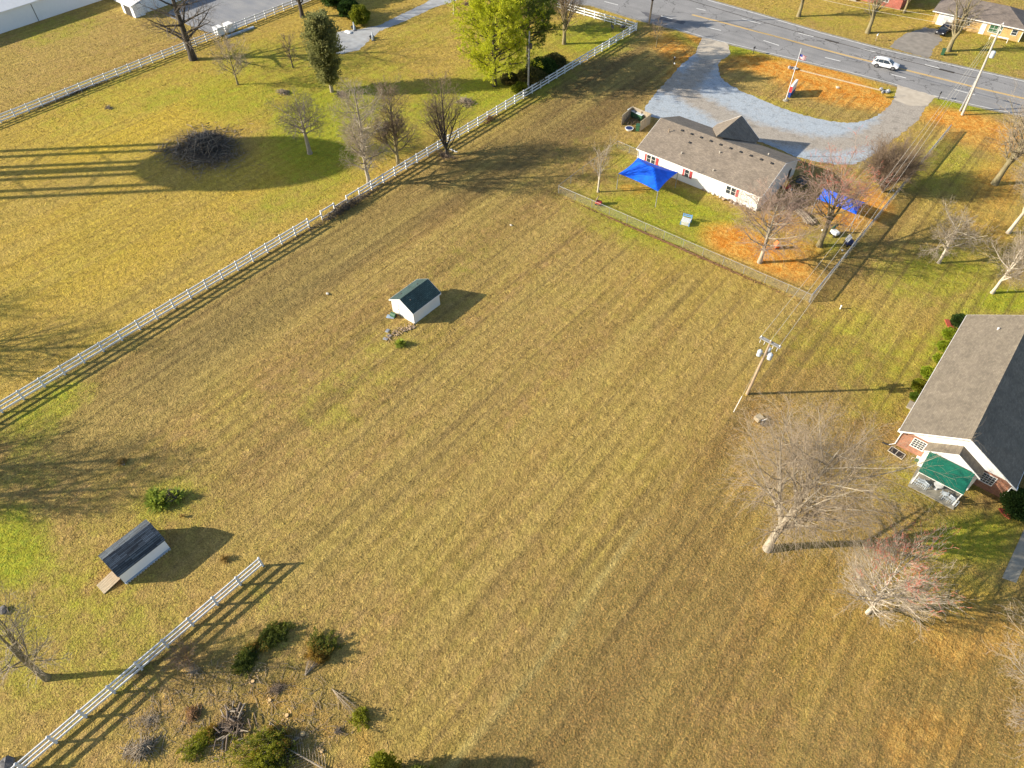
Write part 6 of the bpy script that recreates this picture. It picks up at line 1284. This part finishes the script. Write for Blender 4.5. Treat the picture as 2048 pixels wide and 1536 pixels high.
for i in range(46):
    u = rd.random(); cx, cy = 470+rd.gauss(0, 13)-u*10, 1415+u*80+rd.gauss(0, 4)
    if u > .75: cx -= 18
    l = rd.uniform(.22, .55); a = rd.uniform(0, 3.14); e = rd.uniform(-.25, .25); m = MB().tube([(-l*math.cos(a), -l*math.sin(a), -l*e), (0, 0, .02), (l*math.cos(a), l*math.sin(a), l*e)], [rd.uniform(.035, .08)]*3, 8)
    tag(m.part('cut_log', 'logbark' if i % 3 else 'twig_grey', None, at(cx, cy, .1+.35*rd.random())), '%s %s cut log %s of the log heap at bottom left' % ('long' if l > .38 else 'short', 'brown' if i % 3 else 'grey', ('at the top', 'in the upper half', 'in the lower half', 'at the bottom')[int(u*3.99)]), 'log', 'cut logs in the log heap')
brush('thin grey branches tangled under the cut logs', 462, 1450, .8, 1.6, .25, 160, 19, 'twig_brown', L=(.4, 1.6), r=.018, ang=-.5, name='twig_tangle')

# ------------------------------------------------------------------ grass tufts standing on the ground sheet
def inside(poly, x, y):
    r = np.zeros(len(x), bool); n = len(poly)
    for i in range(n):
        x0, y0 = poly[i][:2]; x1, y1 = poly[(i+1) % n][:2]
        c = ((y0 > y) != (y1 > y)) & (x < (x1-x0)*(y-y0)/(y1-y0+1e-12)+x0); r ^= c
    return r
def tufts():
    rg = np.random.default_rng(99); n = 430000
    # even spread over the view: more per square metre near the drone, fewer far off
    u = rg.uniform(-60, 2108, n); v = 1600-1640*rg.random(n)**.9
    D = FW[None]+((u-1024)/F)[:, None]*RT[None]+((v-768)/F)[:, None]*DN[None]; t_ = CH/(-D[:, 2]); x = D[:, 0]*t_; y = D[:, 1]*t_; dist = t_
    keep = (x > gx[9]) & (x < gx[-10]) & (y > gy[9]) & (y < gy[-10])
    for P in (farE+nearE[::-1], drv, pxpoly([(1404,74),(1456,87),(1462,108),(1440,122),(1405,118),(1392,104)]), pxpoly([(1796,170),(1873,193),(1856,211),(1820,212),(1787,200)]),
              pxpoly([(1815,66),(1850,55),(1875,58),(1884,80),(1868,95),(1862,112),(1856,116),(1800,101),(1778,93),(1795,78)]), pxpoly([(640,90),(672,64),(720,58),(760,50),(800,30),(850,6),(880,-12),(935,-40),(960,-40),(925,-2),(870,14),(815,40),(760,62),(735,84),(716,101),(680,108),(640,104)]),
              pxpoly([(330,30),(445,-60),(760,-60),(600,10),(560,12),(520,38),(470,58),(430,68),(395,58),(365,45)]), pxpoly([(2052,1050),(2003.6,1156),(2032,1166),(2085,1060)])):
        keep &= ~inside(P, x, y)
    for a, b_, c, d in ((-48.3, -27.9, 87.9, 101.8), (2, 12.6, 54.9, 80.7), (4.9, 9.4, 54.9, 58), (-53.4, -49.4, 40.6, 45.4), (-49.1, -45.8, -.1, 4.7), (-186, -174, 18, 92), (-173, -160.6, 72, 98)): keep &= ~((x > a) & (x < b_) & (y > c) & (y < d))
    qx = np.clip(np.searchsorted(gx, x), 0, nxg-1); qy = np.clip(np.searchsorted(gy, y), 0, nyg-1); keep &= orange[qy*nxg+qx] < rg.uniform(.1, .75, n)
    clump = np.sin(x*1.3+2*np.sin(y*.7))*np.sin(y*.9+1.7*np.sin(x*.5)); keep &= rg.random(n) < .62+.38*clump
    x, y, dist = x[keep], y[keep], dist[keep]; n = len(x)
    s = .0016*dist*rg.uniform(.5, 1.25, n)**1.3
    C = np.stack([x, y, s*.28], 1); az = rg.uniform(0, 6.28, n); el = rg.uniform(.15, .95, n)
    A = np.stack([np.cos(az), np.sin(az), np.zeros(n)], 1); U = np.stack([-np.sin(az)*np.cos(el), np.cos(az)*np.cos(el), np.sin(el)], 1)
    h = (s*.62)[:, None]; w = (s*.5)[:, None]
    V = np.stack([C-U*h*.4-A*w*.6, C-U*h*.4+A*w*.6, C+U*h*.6+A*w*.25, C+U*h*.7-A*w*.35], 1).reshape(-1, 3)
    me = npmesh('grass_tufts', V, np.arange(4*n).reshape(n, 4))
    ix = np.clip(np.searchsorted(gx, x), 0, nxg-1); iy = np.clip(np.searchsorted(gy, y), 0, nyg-1); k = np.repeat(iy*nxg+ix, 4)
    for nm, arr in (('zone', [green, orange, brown, yellow]), ('zone_b', [stripe, litter, np.maximum(palel, 0), track])):
        at_ = me.color_attributes.new(nm, 'FLOAT_COLOR', 'POINT'); at_.data.foreach_set('color', np.stack([q[k] for q in arr], 1).astype(np.float32).ravel())
    me.materials.append(GMAT); o = bpy.data.objects.new('grass_tufts', me); COL.objects.link(o)
    tag(o, 'short dormant tan and green grass covering the fields and lawns', 'grass', kind='stuff')
tufts()
